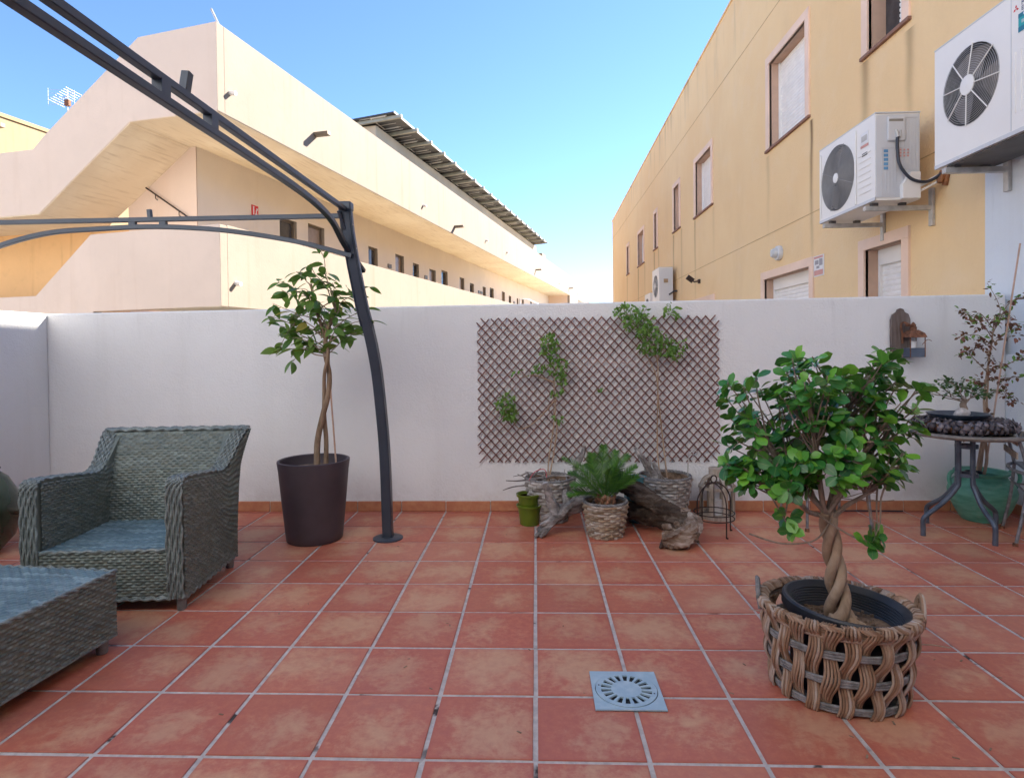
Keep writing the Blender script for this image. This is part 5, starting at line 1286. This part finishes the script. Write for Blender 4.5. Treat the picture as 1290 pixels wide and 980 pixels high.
for f_ in frs:
    pts = cr([(0, 0, .06)] + list(f_), 9); n_ = len(pts); m = MB(); m.tube(pts, [lerp(.004, .0012, i / (n_ - 1)) for i in range(n_)], 5)
    for i in range(5, n_):
        t_ = i / (n_ - 1); d = (pts[min(i + 1, n_ - 1)] - pts[i - 1]).normalized(); sd = d.cross(Vector((0, -.45, 1))).normalized(); up_ = sd.cross(d); ll = .072 * math.sin(PI * min(1, .16 + t_ * .78)) ** .7
        for s_ in (-1, 1):
            for q_ in (0, .5):
                p = pts[i].lerp(pts[i - 1], q_); e = (sd * s_ * .80 + d * .62 + up_ * rng.uniform(.12, .4)).normalized(); wv = d * .0026
                m.add([p - wv, p + wv, p + e * ll * .6 + wv * .9 - up_ * .002, p + e * ll - up_ * .006, p + e * ll * .6 - wv * .9 - up_ * .002], [(0, 1, 2, 3, 4)])
    m.build('frond', M['leaf_cycad'], cp)

# ------------------------------------------------------------------ driftwood and log
from mathutils import noise as mnoise
def lumpy(name, pts, radii, mat, parent, n=20, amp=.25, seed=1, sub=6, smooth=True, fr=3.0):
    n = int(n * 1.7); sub = int(sub * 1.8); P_ = cr(pts, sub); k_ = len(P_); rr = [interp([(i / (len(radii) - 1), r) for i, r in enumerate(radii)], j / (k_ - 1)) for j in range(k_)]
    m = MB(); m.tube(P_, rr, n); o3 = Vector((seed * 3.7, seed * 1.3, 0)); L_ = 0
    for i in range(k_):
        if i: L_ += (P_[i] - P_[i - 1]).length
        for j in range(n):
            a = 2 * PI * j / n; idx = i * n + j; c = P_[i]; v_ = Vector(m.v[idx]); tw = a + L_ * 5
            u = Vector((math.cos(tw), math.sin(tw), 0))
            big = mnoise.noise(u * 1.1 + Vector((0, 0, L_ * 9)) + o3)
            ridge = 1 - abs(mnoise.noise(u * 3.2 + Vector((0, 0, L_ * 6)) + o3)) * 2.4
            fine = mnoise.noise(u * 7 + Vector((0, 0, L_ * 26)) + o3)
            s_ = 1 + amp * (1.5 * big + .65 * (ridge - .5) + .45 * fine)
            m.v[idx] = tuple(c + (v_ - c) * max(.35, s_))
    return m.build(name, mat, parent, smooth, 60)
dw = thing('driftwood', 'silver grey forked driftwood lying between the green pots and the cycad', 'driftwood', (.2, 2.2, 0))
def D_(x, y, z): return (x - .2, y - 2.2, z)
lumpy('trunk', [D_(.02, 2.10, .025), D_(.08, 2.12, .07), D_(.15, 2.15, .13), D_(.25, 2.19, .17), D_(.35, 2.24, .20), D_(.46, 2.30, .22), D_(.55, 2.36, .24)], [.018, .030, .042, .050, .042, .038, .03], M['driftwood'], dw, 22, .32, 3)
lumpy('fork', [D_(.14, 2.15, .13), D_(.11, 2.15, .20), D_(.085, 2.14, .27), D_(.065, 2.13, .335)], [.040, .030, .022, .018], M['driftwood'], dw, 14, .22, 5)
lumpy('fork', [D_(.22, 2.18, .17), D_(.20, 2.20, .23), D_(.195, 2.21, .27)], [.028, .022, .010], M['driftwood'], dw, 12, .25, 6)
for a, b, r in (((.13, 2.13, .12), (.03, 2.08, .075), .016), ((.12, 2.12, .10), (-.005, 2.06, .012), .017), ((.10, 2.11, .08), (.03, 2.05, .01), .015), ((.12, 2.14, .14), (.045, 2.12, .115), .014)):
    lumpy('root_toe', [D_(*a), tuple((Vector(D_(*a)) + Vector(D_(*b))) / 2 + Vector((0, 0, -.006))), D_(*b)], [r * 1.2, r, r * .6], M['driftwood'], dw, 10, .25, int(r * 10000))
lg = thing('hollow_log', 'thick dark rotten log with pale split end leaning across the tiles right of the cycad', 'log', (.8, 2.15, 0))
def G2(x, y, z): return (x - .8, y - 2.15, z)
lumpy('log_body', [G2(.56, 2.36, .30), G2(.64, 2.30, .26), G2(.73, 2.22, .20), G2(.82, 2.12, .165), G2(.90, 2.02, .14), G2(.945, 1.95, .11)], [.045, .062, .058, .054, .058, .046], M['logwood'], lg, 30, .26, 11, 8)
lumpy('log_underside', [G2(.52, 2.40, .09), G2(.62, 2.34, .10), G2(.74, 2.24, .09), G2(.84, 2.14, .08), G2(.90, 2.08, .07)], [.04, .055, .055, .045, .03], M['logwood'], lg, 24, .3, 12, 6)
lumpy('split_end', [G2(.945, 1.99, .17), G2(.955, 1.94, .13), G2(.93, 1.90, .09), G2(.87, 1.87, .07), G2(.80, 1.86, .06), G2(.755, 1.87, .055)], [.024, .048, .062, .064, .052, .030], M['logend'], lg, 28, .38, 13, 8)
for (a, b, r, s_) in (((.80, 1.90, .11), (.755, 1.87, .135), .018, 21), ((.85, 1.90, .13), (.83, 1.87, .155), .016, 22), ((.77, 1.88, .04), (.735, 1.85, .008), .018, 23), ((.93, 1.93, .06), (.99, 1.95, .01), .016, 24), ((.90, 2.0, .19), (.95, 1.97, .20), .016, 25)):
    lumpy('splinter', [G2(*a), tuple((Vector(G2(*a)) + Vector(G2(*b))) / 2), G2(*b)], [r * 1.3, r, r * .4], M['logend'] if s_ != 23 else M['logwood'], lg, 10, .3, s_)
d2 = thing('driftwood', 'upright pale driftwood stump leaning in the right willow planter', 'driftwood', (.80, 2.47, .27))
lumpy('trunk', [(.03, .0, -.02), (.0, -.01, .05), (-.03, -.02, .11), (-.08, -.03, .19), (-.11, -.03, .24)], [.040, .034, .022, .017, .008], M['driftwood'], d2, 16, .35, 31)
lumpy('fork', [(.06, .0, .0), (.05, .0, .05), (.03, .0, .10), (.02, 0, .13)], [.025, .02, .014, .006], M['driftwood'], d2, 12, .3, 32)
lumpy('fork', [(-.02, .0, .08), (-.005, .0, .13), (-.02, 0, .17)], [.016, .012, .005], M['driftwood'], d2, 10, .3, 33)
d3 = thing('driftwood', 'small curled driftwood stick standing behind the cycad', 'driftwood', (.30, 2.50, .26))
lumpy('trunk', [(-.03, .0, 0), (-.02, 0, .09), (.01, 0, .15), (.035, 0, .19), (.05, 0, .25)], [.014, .017, .022, .016, .008], M['driftwood'], d3, 12, .4, 41)

# turquoise jug behind the log
jg = thing('turquoise_jug', 'turquoise glazed jug with handle half hidden behind the log', 'jug', (.70, 2.44, 0))
MB().lathe([(0, 0), (.06, 0), (.075, .02), (.092, .12), (.085, .20), (.06, .26), (.055, .285), (.065, .31), (.055, .31), (.045, .28), (.0, .25)], 32).build('body', M['blue_glaze'], jg, True)
MB().tube(cr([(.055, -.02, .285), (.11, -.03, .27), (.135, -.03, .22), (.12, -.03, .17), (.085, -.02, .15)], 6), .009, 8).build('handle', M['blue_glaze'], jg, True)

# green plastic pots, one nested in the other
gp = MB().lathe([(0, 0), (.062, 0), (.064, .004), (.078, .118), (.088, .120), (.090, .134), (.084, .136), (.076, .130), (.06, .01), (0, .01)], 40).build('plastic_pot', M['green_plastic'], None, True, 35)
gp.location = (-.040, 2.37, 0); tag(gp, 'lower of two stacked lime green plastic pots beside the driftwood', 'flower pot', 'stacked green plastic pots')
gp2 = thing('plastic_pot', 'upper of two stacked lime green plastic pots beside the driftwood', 'flower pot', (-.045, 2.37, .085), 0, 'stacked green plastic pots')
MB().lathe([(0, 0), (.058, 0), (.06, .004), (.072, .105), (.083, .108), (.085, .124), (.077, .125), (.070, .120), (.056, .01), (0, .01)], 40).build('pot_wall', M['green_plastic'], gp2, True, 35)
MB().lathe([(0, .104), (.068, .104)], 28).build('soil', simple('brick_dust_fill', (.32, .13, .08), .9), gp2)

# wire cloche
wc = thing('wire_cloche', 'rusty wire dome cloche with ring on top in front of the wooden lantern', 'cloche', (1.145, 2.17, 0))
cr_h, cr_r = .335, .125
for k in range(2):
    a = k * PI / 2 + .35; pts = []
    for i in range(33):
        u = -1 + 2 * i / 32; 
        if abs(u) > .62: z = cr_h * .58 * (1 - (abs(u) - .62) / .38); r = cr_r * math.copysign(1, u)
        else: th = u / .62 * PI / 2; z = cr_h * .58 + cr_h * .38 * math.cos(th); r = cr_r * math.sin(th)
        pts.append((r * math.cos(a), r * math.sin(a), z))
    MB().tube(pts, .0045, 6).build('hoop', M['iron'], wc, True)
    for s_ in (-1, 1): MB().tube([(s_ * cr_r * math.cos(a), s_ * cr_r * math.sin(a), .004), (s_ * (cr_r + .012) * math.cos(a), s_ * (cr_r + .012) * math.sin(a), .004)], .006, 6).build('foot', M['iron'], wc)
for z in (.10, .135): MB().tube([(cr_r * math.cos(2 * PI * i / 40), cr_r * math.sin(2 * PI * i / 40), z) for i in range(41)], .0035, 6).build('ring', M['iron'], wc, True)
MB().tube([(.022 * math.cos(2 * PI * i / 20) * .94, .022 * math.cos(2 * PI * i / 20) * .34, cr_h * .96 + .026 + .022 * math.sin(2 * PI * i / 20)) for i in range(21)], .0045, 6).build('top_ring', M['iron'], wc, True)
MB().tube([(0, 0, .1), (0, 0, cr_h * .96)], .003, 5).build('centre_wire', M['iron'], wc)
hk = MB().tube(cr([(-.01, 0, -.15), (0, 0, .0), (.01, 0, .03), (.045, 0, .042), (.06, 0, .025), (.045, 0, .012), (.03, 0, .018)], 5), .004, 6).build('metal_hook', M['steel'], None, True); hk.location = (1.07, 2.50, .43); tag(hk, 'thin grey metal hook standing up from the right willow planter', 'hook')

# slatted wooden lantern
wl = thing('wooden_lantern', 'domed lantern of weathered wood slats by the wall behind the wire cloche', 'lantern', (1.275, 2.54, 0))
lr = .115
for k in range(8):
    a = 2 * PI * k / 8 + .2; mt = Matrix.Rotation(a, 4, 'Z')
    pts = [(lr, 0, .03), (lr, 0, .12), (lr, 0, .21), (lr * .93, 0, .245), (lr * .74, 0, .275), (lr * .46, 0, .295)]; pts = cr(pts, 3); m = MB(); vs = []
    for i, p in enumerate(pts):
        t_ = (pts[min(i + 1, len(pts) - 1)] - pts[max(i - 1, 0)]).normalized(); nn_ = Vector((t_.z, 0, -t_.x))
        for (s_, q_) in ((-1, -1), (1, -1), (1, 1), (-1, 1)): vs.append(mt @ (p + Vector((0, .0165 * s_, 0)) + nn_ * .004 * q_))
    m.add(vs, [(i * 4 + j, i * 4 + (j + 1) % 4, i * 4 + 4 + (j + 1) % 4, i * 4 + 4 + j) for i in range(len(pts) - 1) for j in range(4)]); m.build('slat', M['lanternwood'], wl)
for z0, z1, r0, r1 in ((0, .035, .0, lr + .008), (.205, .225, lr + .003, lr + .011), (.29, .335, .045, .056)):
    if r0 == 0: MB().lathe([(0, z0), (r1, z0), (r1, z1), (lr - .012, z1), (lr - .012, z1 - .015), (0, z1 - .015)], 30).build('base', M['lanternwood'], wl)
    else: MB().lathe([(r0, z0), (r1, z0), (r1, z1), (r0, z1)], 30, closed=True).build('hoop', M['lanternwood'], wl)
MB().lathe([(0, .334), (.058, .334), (.058, .345), (0, .347)], 24).build('lid', M['lanternwood'], wl)
MB().lathe([(0, .02), (.035, .02), (.035, .12), (0, .12)], 20).build('candle', M['sign_white'], wl, True)

# ------------------------------------------------------------------ floor drain
dr = thing('floor_drain', 'square blue grey plastic floor drain with a round slotted grate in the tiles', 'drain', (.316, .364, 0))
S_ = .118; rg = .108; n = 64
# plate with a round hole
m = MB(); ring = [(rg * math.cos(2 * PI * k / n), rg * math.sin(2 * PI * k / n)) for k in range(n)]
def sqb(a): c, s = math.cos(a), math.sin(a); t_ = S_ / max(abs(c), abs(s)); return (c * t_, s * t_)
out_ = [sqb(2 * PI * k / n) for k in range(n)]; zt, zbm = .0065, .0006
v = [(x, y, zt) for x, y in ring] + [(x, y, zt) for x, y in out_] + [(x, y, zbm) for x, y in out_] + [(x, y, -.002) for x, y in ring]
f = [(k, k + n, (k + 1) % n + n, (k + 1) % n) for k in range(n)] + [(k + n, k + 2 * n, (k + 1) % n + 2 * n, (k + 1) % n + n) for k in range(n)] + [(k, (k + 1) % n, (k + 1) % n + 3 * n, k + 3 * n) for k in range(n)]
m.add(v, f); m.build('frame', M['drain'], dr)
MB().box(-S_, S_, -S_, S_, .0005, .0022).build('sump', simple('sump_black', (.006, .006, .007), .9), dr)
# grate: disc with 18 wedge slots
m = MB(); ns = 18; r1, r2, r3 = .052, .088, .1055; zt = .0085; st = .60
def arc_pts(r, a0, a1, q_=4): return [(r * math.cos(lerp(a0, a1, i / q_)), r * math.sin(lerp(a0, a1, i / q_))) for i in range(q_ + 1)]
def ringseg(ra, rb, a0, a1, q_=4):
    A_, B_ = arc_pts(ra, a0, a1, q_), arc_pts(rb, a0, a1, q_)
    for i in range(q_):
        qd = [A_[i], B_[i], B_[i + 1], A_[i + 1]]; m.add([(x, y, zt) for x, y in qd] + [(x, y, .003) for x, y in qd], [(0, 1, 2, 3), (4, 5, 1, 0), (5, 6, 2, 1), (6, 7, 3, 2), (7, 4, 0, 3)])
for k in range(ns):
    a0 = 2 * PI * k / ns; a1 = 2 * PI * (k + 1) / ns; ac = a0 + (a1 - a0) * st
    ringseg(r2, r3, a0, a1, 4); ringseg(r1, r2, ac, a1, 2)
m.lathe([(0, .003), (r1, .003), (r1, zt), (r1 * .5, zt + .0012), (0, zt + .0016)], 48)
m.build('grate', M['drain'], dr)
for a in (2.9, -.28): MB().lathe([(0, 0), (.003, 0), (.003, .001), (0, .001)], 10, (.096 * math.cos(a), .096 * math.sin(a), .0086)).build('screw', M['ac_black'], dr)

# ------------------------------------------------------------------ bistro table, bark ring, bonsai
bt = thing('bistro_table', 'round blue grey steel bistro table by the green urn', 'table', (2.72, 2.17, 0))
TR = .325; TZ = .648
MB().lathe([(0, TZ - .028), (TR - .02, TZ - .028), (TR - .004, TZ - .022), (TR, TZ - .012), (TR - .004, TZ - .002), (TR - .016, TZ + .002), (TR - .024, TZ - .004), (0, TZ - .004)], 56).build('tabletop', M['tabletop'], bt, True, 40)
for (dx, dy) in ((-.298, -.05), (-.10, .23), (.0, -.24), (.245, .09)):
    d = Vector((dx, dy, 0)); e = d.normalized(); top_ = e * .055 + Vector((0, 0, TZ - .02))
    pts = cr([top_, e * .055 + Vector((0, 0, .50)), e * .056 + Vector((0, 0, .33)), e * .075 + Vector((0, 0, .285)), d * .55 + Vector((0, 0, .20)), d * .93 + Vector((0, 0, .125)), d + Vector((0, 0, .095)), d + Vector((0, 0, .04)), d + Vector((0, 0, .0))], 5)
    MB().tube(pts, .0145, 10).build('leg', M['bistro'], bt, True)
for z in (.36, .54): MB().lathe([(.050, z), (.062, z), (.062, z + .022), (.050, z + .022)], 20, closed=True).build('collar', M['bistro'], bt)
# ring of bark chips
wr = thing('bark_wreath', 'thick ring of overlapping bark scales lying on the bistro table', 'wreath', (2.70, 2.17, TZ + .002))
R0_, r0_ = .205, .066
MB().lathe([(R0_ + (r0_ - .012) * math.cos(t_), .034 + (.034) * math.sin(t_)) for t_ in [2 * PI * i / 16 for i in range(16)]], 48, closed=True).build('ring_core', M['chipbase'], wr, True)
chips = []
for k in range(3):
    m = MB(); n_ = 9; r2 = random.Random(k); vs = [(0, 0, .006)]; 
    for i in range(n_): a = 2 * PI * i / n_; r = .0195 * r2.uniform(.8, 1.15); vs.append((r * math.cos(a), r * math.sin(a) * 1.15, r2.uniform(-.002, .002)))
    m.add(vs, [(0, 1 + i, 1 + (i + 1) % n_) for i in range(n_)] + [tuple(range(n_, 0, -1))]); chips.append(m.mesh('bark_scale', M['chip'], True))
cnt = 0
for ringi in range(7):
    t_ = lerp(-.12, 1.02, ringi / 6) * PI; nn_ = 40
    for k in range(nn_):
        a = 2 * PI * (k + .5 * (ringi % 2) + rng.uniform(-.2, .2)) / nn_
        n_ = Vector((math.cos(a) * math.cos(t_), math.sin(a) * math.cos(t_), math.sin(t_))); c = Vector((math.cos(a) * R0_, math.sin(a) * R0_, .034)) + Vector((n_.x * r0_, n_.y * r0_, n_.z * .040))
        dn = Vector((-math.cos(a) * -math.sin(t_), -math.sin(a) * -math.sin(t_), -math.cos(t_)))
        z = (n_ + dn * -.0 + Vector((rng.gauss(0, .22), rng.gauss(0, .22), rng.gauss(0, .22)))).normalized(); x = z.cross(dn).normalized(); y = z.cross(x)
        mt = Matrix(((x.x, y.x, z.x, c.x), (x.y, y.y, z.y, c.y), (x.z, y.z, z.z, max(c.z, .008)), (0, 0, 0, 1))) @ Matrix.Scale(rng.uniform(.8, 1.3), 4)
        link('bark_scale', rng.choice(chips), wr, mt); cnt += 1
sb = MB().lathe([(0, 0), (.12, 0), (.135, .006), (.165, .028), (.168, .034), (.162, .034), (.132, .012), (0, .010)], 48).build('plant_saucer', M['saucer'], None, True, 40); sb.location = (2.665, 2.17, TZ + .078); tag(sb, 'shallow blue black saucer resting on the bark ring', 'saucer')
bz_ = thing('bonsai', 'small spreading bonsai with a pale rock on the saucer', 'bonsai', (2.68, 2.17, TZ + .090))
lumpy('trunk', [(.02, 0, -.0), (.025, 0, .04), (.02, 0, .075), (.03, 0, .11)], [.026, .020, .018, .013], M['bark_twig'], bz_, 12, .2, 51)
lumpy('rock', [(-.045, -.02, .004), (-.02, -.03, .02), (.01, -.03, .02), (.03, -.02, .008)], [.015, .034, .030, .012], M['rock'], bz_, 12, .2, 52)
bl_ = leaf_mesh('leaf', .030, .020, obov, M['leaf_bonsai'], .15, .15, 3)
mats = []; m = MB()
for (x, y, z, r) in ((-.20, 0, .17, .05), (-.13, -.02, .19, .06), (-.07, .0, .22, .05), (-.02, -.02, .19, .06), (.04, .0, .17, .06), (.10, .02, .16, .06), (.16, -.01, .14, .05), (-.17, .05, .15, .05), (.06, -.06, .14, .05), (-.1, -.06, .15, .05), (.02, .05, .21, .05)):
    m.tube(curve_between((.025, 0, .09), (x, y, z), .012, 4), .0032, 5)
    for i in range(24):
        d = Vector((rng.gauss(0, 1), rng.gauss(0, 1), rng.gauss(.1, .5))).normalized(); p = Vector((x, y, z)) + Vector((d.x * r, d.y * r, d.z * r * .55)) * rng.random(); mats.append(leaf_matrix(p, d, rng.gauss(0, .4), rng.uniform(.7, 1.15)))
m.build('branch', M['bark_twig'], bz_, True); join_leaves(mats, bl_, bz_, 'foliage')

# ------------------------------------------------------------------ green urn and red flowering shrub
ur = thing('green_urn', 'wide green glazed urn with two loop handles in the right corner', 'urn', (3.035, 2.48, 0))
MB().lathe([(0, 0), (.115, 0), (.125, .012), (.165, .09), (.192, .165), (.196, .20), (.18, .25), (.145, .285), (.138, .30), (.15, .315), (.162, .325), (.158, .333), (.14, .33), (.128, .30), (.14, .27), (0, .26)], 56).build('body', M['urn'], ur, True)
for s_ in (-1, 1):
    pts = cr([(s_ * .14, -.02, .30), (s_ * .185, -.025, .335), (s_ * .225, -.025, .32), (s_ * .232, -.025, .27), (s_ * .205, -.02, .215), (s_ * .185, -.01, .19)], 6); MB().tube(pts, .0125, 10).build('handle', M['urn'], ur, True)
MB().lathe([(0, .285), (.135, .280)], 28).build('soil', M['soil'], ur)
MB().lathe([(0, .28), (.045, .28), (.05, .335), (.044, .335), (.04, .30), (0, .30)], 20, (-.075, -.03, 0)).build('inner_pot', M['black_pot'], ur, True)
rs = thing('red_shrub', 'tall lanky shrub with dark red bracts tied to a cane in the green urn', 'shrub', (3.035, 2.48, .27))
def Rr(x, y, z): return Vector((x - 3.035, y - 2.48, z - .27))
for s_ in ([(3.02, 2.48, .28), (3.03, 2.47, .45), (3.06, 2.47, .60), (3.05, 2.48, .80), (3.07, 2.48, 1.0), (3.10, 2.48, 1.2), (3.12, 2.48, 1.38)], [(3.05, 2.49, .28), (3.07, 2.48, .42), (3.055, 2.48, .62), (3.075, 2.48, .9), (3.08, 2.48, 1.15)], [(3.0, 2.48, .28), (3.04, 2.49, .5), (3.08, 2.49, .7), (3.06, 2.49, .95)]):
    pts = cr([Rr(*p) for p in s_], 5); n_ = len(pts); MB().tube(pts, [lerp(.011, .004, i / (n_ - 1)) for i in range(n_)], 7).build('stem', M['bark_tan'], rs, True)
MB().tube([Rr(3.03, 2.45, .30), Rr(3.255, 2.44, 1.86)], .0055, 7).build('support_cane', M['cane'], rs, True)
brs = [((3.07, 1.0), (2.93, 1.14), (2.85, 1.12)), ((3.10, 1.2), (2.99, 1.34), (2.90, 1.42)), ((3.09, 1.15), (3.0, 1.25), (2.86, 1.24)), ((3.1, 1.25), (3.12, 1.42), (3.04, 1.60)), ((3.12, 1.3), (3.2, 1.46), (3.33, 1.52)), ((3.1, 1.2), (3.22, 1.28), (3.34, 1.33)),
       ((3.08, 1.0), (3.2, 1.06), (3.33, 1.12)), ((3.07, .95), (3.2, .96), (3.34, .98)), ((3.06, .85), (3.16, .88), (3.26, .80)), ((3.05, .9), (2.97, .95), (2.96, .88)), ((3.11, 1.3), (3.02, 1.4), (2.95, 1.32)), ((3.1, 1.3), (3.13, 1.36), (3.22, 1.40)), ((3.06, .6), (2.98, .62), (2.93, .55)), ((3.08, .72), (3.02, .70), (2.98, .66))]
m = MB(); green = []; redm = []
for b in brs:
    pts = cr([Rr(x, 2.47 + rng.uniform(-.05, .02), z) for x, z in b], 6); n_ = len(pts); m.tube(pts, [lerp(.0036, .0014, i / (n_ - 1)) for i in range(n_)], 5)
    for i in range(3, n_):
        for _ in range(3):
            d = Vector((rng.gauss(0, 1), rng.gauss(-.2, .8), rng.gauss(0, .8))).normalized(); p = pts[i] + d * rng.uniform(0, .02)
            (redm if rng.random() < .55 else green).append(leaf_matrix(p, d, rng.gauss(0, .5), rng.uniform(.6, 1.1)))
for (x, z) in ((3.04, 1.18), (3.0, 1.20), (2.96, 1.16), (3.08, 1.1), (3.12, 1.22), (3.09, 1.35), (3.18, .85), (3.22, .80), (3.16, .93), (3.02, .95), (3.25, 1.25), (3.0, 1.31), (3.1, .98), (2.92, 1.4), (2.9, 1.25), (3.06, 1.03), (3.15, 1.05), (3.3, 1.1), (3.2, 1.35)):
    for _ in range(15):
        d = Vector((rng.gauss(0, 1), rng.gauss(0, .8), rng.gauss(0, 1))).normalized(); redm.append(leaf_matrix(Rr(x, 2.46, z) + d * rng.uniform(.005, .035), d, rng.gauss(0, .5), rng.uniform(.5, 1.0)))
m.build('twigs', M['bark_brown'], rs, kind='stuff')
gl = leaf_mesh('leaf', .038, .021, ellip, M['leaf_vine'], .15, .2, 3); rl = leaf_mesh('bract', .036, .025, ellip, M['leaf_red'], .2, .2, 3)
join_leaves(green, gl, rs, 'foliage'); join_leaves(redm, rl, rs, 'bracts')

# ------------------------------------------------------------------ bistro chairs
def chair_frame(root, w=.37, d=.40, seat_z=.43, back_h=.80, mat=None):
    mat = mat or M['bistro_worn']
    for s_ in (-1, 1):
        MB().tube(cr([(s_ * (w / 2 + .01), -d / 2 - .02, 0), (s_ * w / 2, -d / 2, .2), (s_ * w / 2, -d / 2 + .01, seat_z)], 4), .0095, 8).build('leg', mat, root, True)
        MB().tube(cr([(s_ * (w / 2 + .01), d / 2 + .05, 0), (s_ * w / 2, d / 2 + .01, .22), (s_ * w / 2, d / 2 - .01, seat_z)], 4), .0095, 8).build('leg', mat, root, True)
        MB().tube(cr([(s_ * w / 2, d / 2 - .01, seat_z), (s_ * w / 2, d / 2 + .02, seat_z + .15), (s_ * w / 2 * .97, d / 2 + .05, back_h)], 5), .0095, 8).build('back_post', mat, root, True)
        MB().lathe([(0, 0), (.014, 0), (.013, .02), (0, .022)], 10, (s_ * (w / 2 + .01), -d / 2 - .02, 0)).build('rubber_foot', M['rust'], root)
        MB().lathe([(0, 0), (.014, 0), (.013, .02), (0, .022)], 10, (s_ * (w / 2 + .01), d / 2 + .05, 0)).build('rubber_foot', M['rust'], root)
        MB().tube([(s_ * w / 2, -d / 2 + .005, .30), (s_ * w / 2, d / 2 + .01, .30)], .006, 6).build('stretcher', mat, root)
    MB().tube([(-w / 2, d / 2 + .01, .33), (w / 2, d / 2 + .01, .33)], .006, 6).build('stretcher', mat, root)
    MB().tube(cr([(-w / 2, -d / 2, seat_z), (w / 2, -d / 2, seat_z), (w / 2, d / 2, seat_z), (-w / 2, d / 2, seat_z)], 5, True) + [Vector((-w / 2, -d / 2, seat_z))], .010, 8).build('seat_frame', mat, root, True)
    for k in range(7): MB().box(-w / 2, w / 2, lerp(-d / 2 + .01, d / 2 - .04, k / 6), lerp(-d / 2 + .01, d / 2 - .04, k / 6) + .035, seat_z + .006, seat_z + .014).build('seat_slat', M['bistro'], root, bevel=.002)
    for z in (back_h - .05, back_h - .13): MB().box(-w / 2, w / 2, d / 2 + .035, d / 2 + .045, z - .02, z + .02).build('back_slat', M['lanternwood'], root, bevel=.003)
c1 = thing('bistro_chair', 'thin legged steel chair by the back wall half hidden behind the ficus crown', 'chair', (1.95, 2.40, 0), 0, 'steel bistro chairs')
chair_frame(c1, .39, .36, .43, .74)
c2 = thing('bistro_chair', 'steel chair cut off by the right edge of the picture beside the table', 'chair', (3.13, 1.98, 0), R_(62), 'steel bistro chairs')
chair_frame(c2, .38, .38, .43, .66)

# ------------------------------------------------------------------ board with tin lantern on the back wall
bd = thing('wall_board', 'old grey wooden board with rounded top fixed to the white wall', 'board', (2.612, 2.69, 1.10))
out = [(-.068, 0), (.068, 0), (.068, .27), (.055, .31), (.028, .325), (.02, .345), (0, .352), (-.02, .345), (-.028, .325), (-.055, .31), (-.068, .27)]
MB().prism(out, -.022, .0, 'y').build('plank', M['board'], bd, bevel=.004)
MB().tube(cr([(.005, -.03, .10), (.0, -.035, .17), (-.01, -.04, .225), (.0, -.05, .25), (.03, -.06, .235), (.045, -.06, .225)], 6), .007, 7).build('iron_hook', M['rust'], bd, True)
MB().lathe([(0, 0), (.02, .004), (.024, .012), (0, .02)], 12, (.03, -.06, .22)).build('hook_leaf', M['rust'], bd)
tl_scale = .86
tl = thing('tin_lantern', 'small rusty tin lantern hanging from the grey board on the white wall', 'lantern', (2.675, 2.632, 1.105))
tl.scale = (tl_scale,) * 3
tw_ = .058
MB().box(-tw_, tw_, -tw_, tw_, 0, .075).build('base', simple('blue_grey_tin', (.12, .15, .20), .5, .4), tl, bevel=.003)
for s1_ in (-1, 1):
    for s2_ in (-1, 1): MB().box(s1_ * tw_ - .003, s1_ * tw_ + .003, s2_ * tw_ - .003, s2_ * tw_ + .003, .0, .165).build('corner_post', M['rust'], tl)
m = MB(); v = [(-.07, -.07, .16), (.07, -.07, .16), (.07, .07, .16), (-.07, .07, .16), (-.058, -.058, .195), (.058, -.058, .195), (.058, .058, .195), (-.058, .058, .195), (-.026, -.026, .222), (.026, -.026, .222), (.026, .026, .222), (-.026, .026, .222)]
m.add(v, [(3, 2, 1, 0), (8, 9, 10, 11)] + [(i * 4 + k, i * 4 + (k + 1) % 4, (i + 1) * 4 + (k + 1) % 4, (i + 1) * 4 + k) for i in range(2) for k in range(4)]); m.build('roof', M['rust'], tl)
MB().lathe([(.024, .222), (.026, .245), (.018, .25), (.02, .262), (.012, .275), (.004, .285), (0, .286)], 12).build('chimney', M['rust'], tl, True)
MB().lathe([(0, .07), (.022, .07), (.022, .13), (0, .135)], 14).build('candle', M['sign_white'], tl, True)
MB().tube(cr([(.04, -.05, .10), (.08, -.05, .14), (.115, -.05, .13)], 4), .0025, 5).build('dry_stalk', M['rust'], tl)

# stray bits on the floor
m = MB()
for _ in range(60):
    x = rng.uniform(-1.2, 2.9); y = rng.uniform(.0, 2.6); s_ = rng.uniform(.002, .006); a = rng.uniform(0, 3); mt = Matrix.Translation((x, y, .0015)) @ Matrix.Rotation(a, 4, 'Z'); m.box(-s_ * 1.6, s_ * 1.6, -s_ * .5, s_ * .5, 0, .001, mt)
o = m.build('floor_litter', M['bark_brown']); o['kind'] = 'stuff'; o['label'] = 'tiny dry leaf scraps scattered over the tiles'; o['category'] = 'litter'
cb = MB().tube(cr([(2.05, 2.665, .006), (2.3, 2.668, .008), (2.62, 2.664, .006)], 6), .005, 6).build('cable', M['hose'], None); tag(cb, 'thin dark cable lying along the foot of the back wall', 'cable')
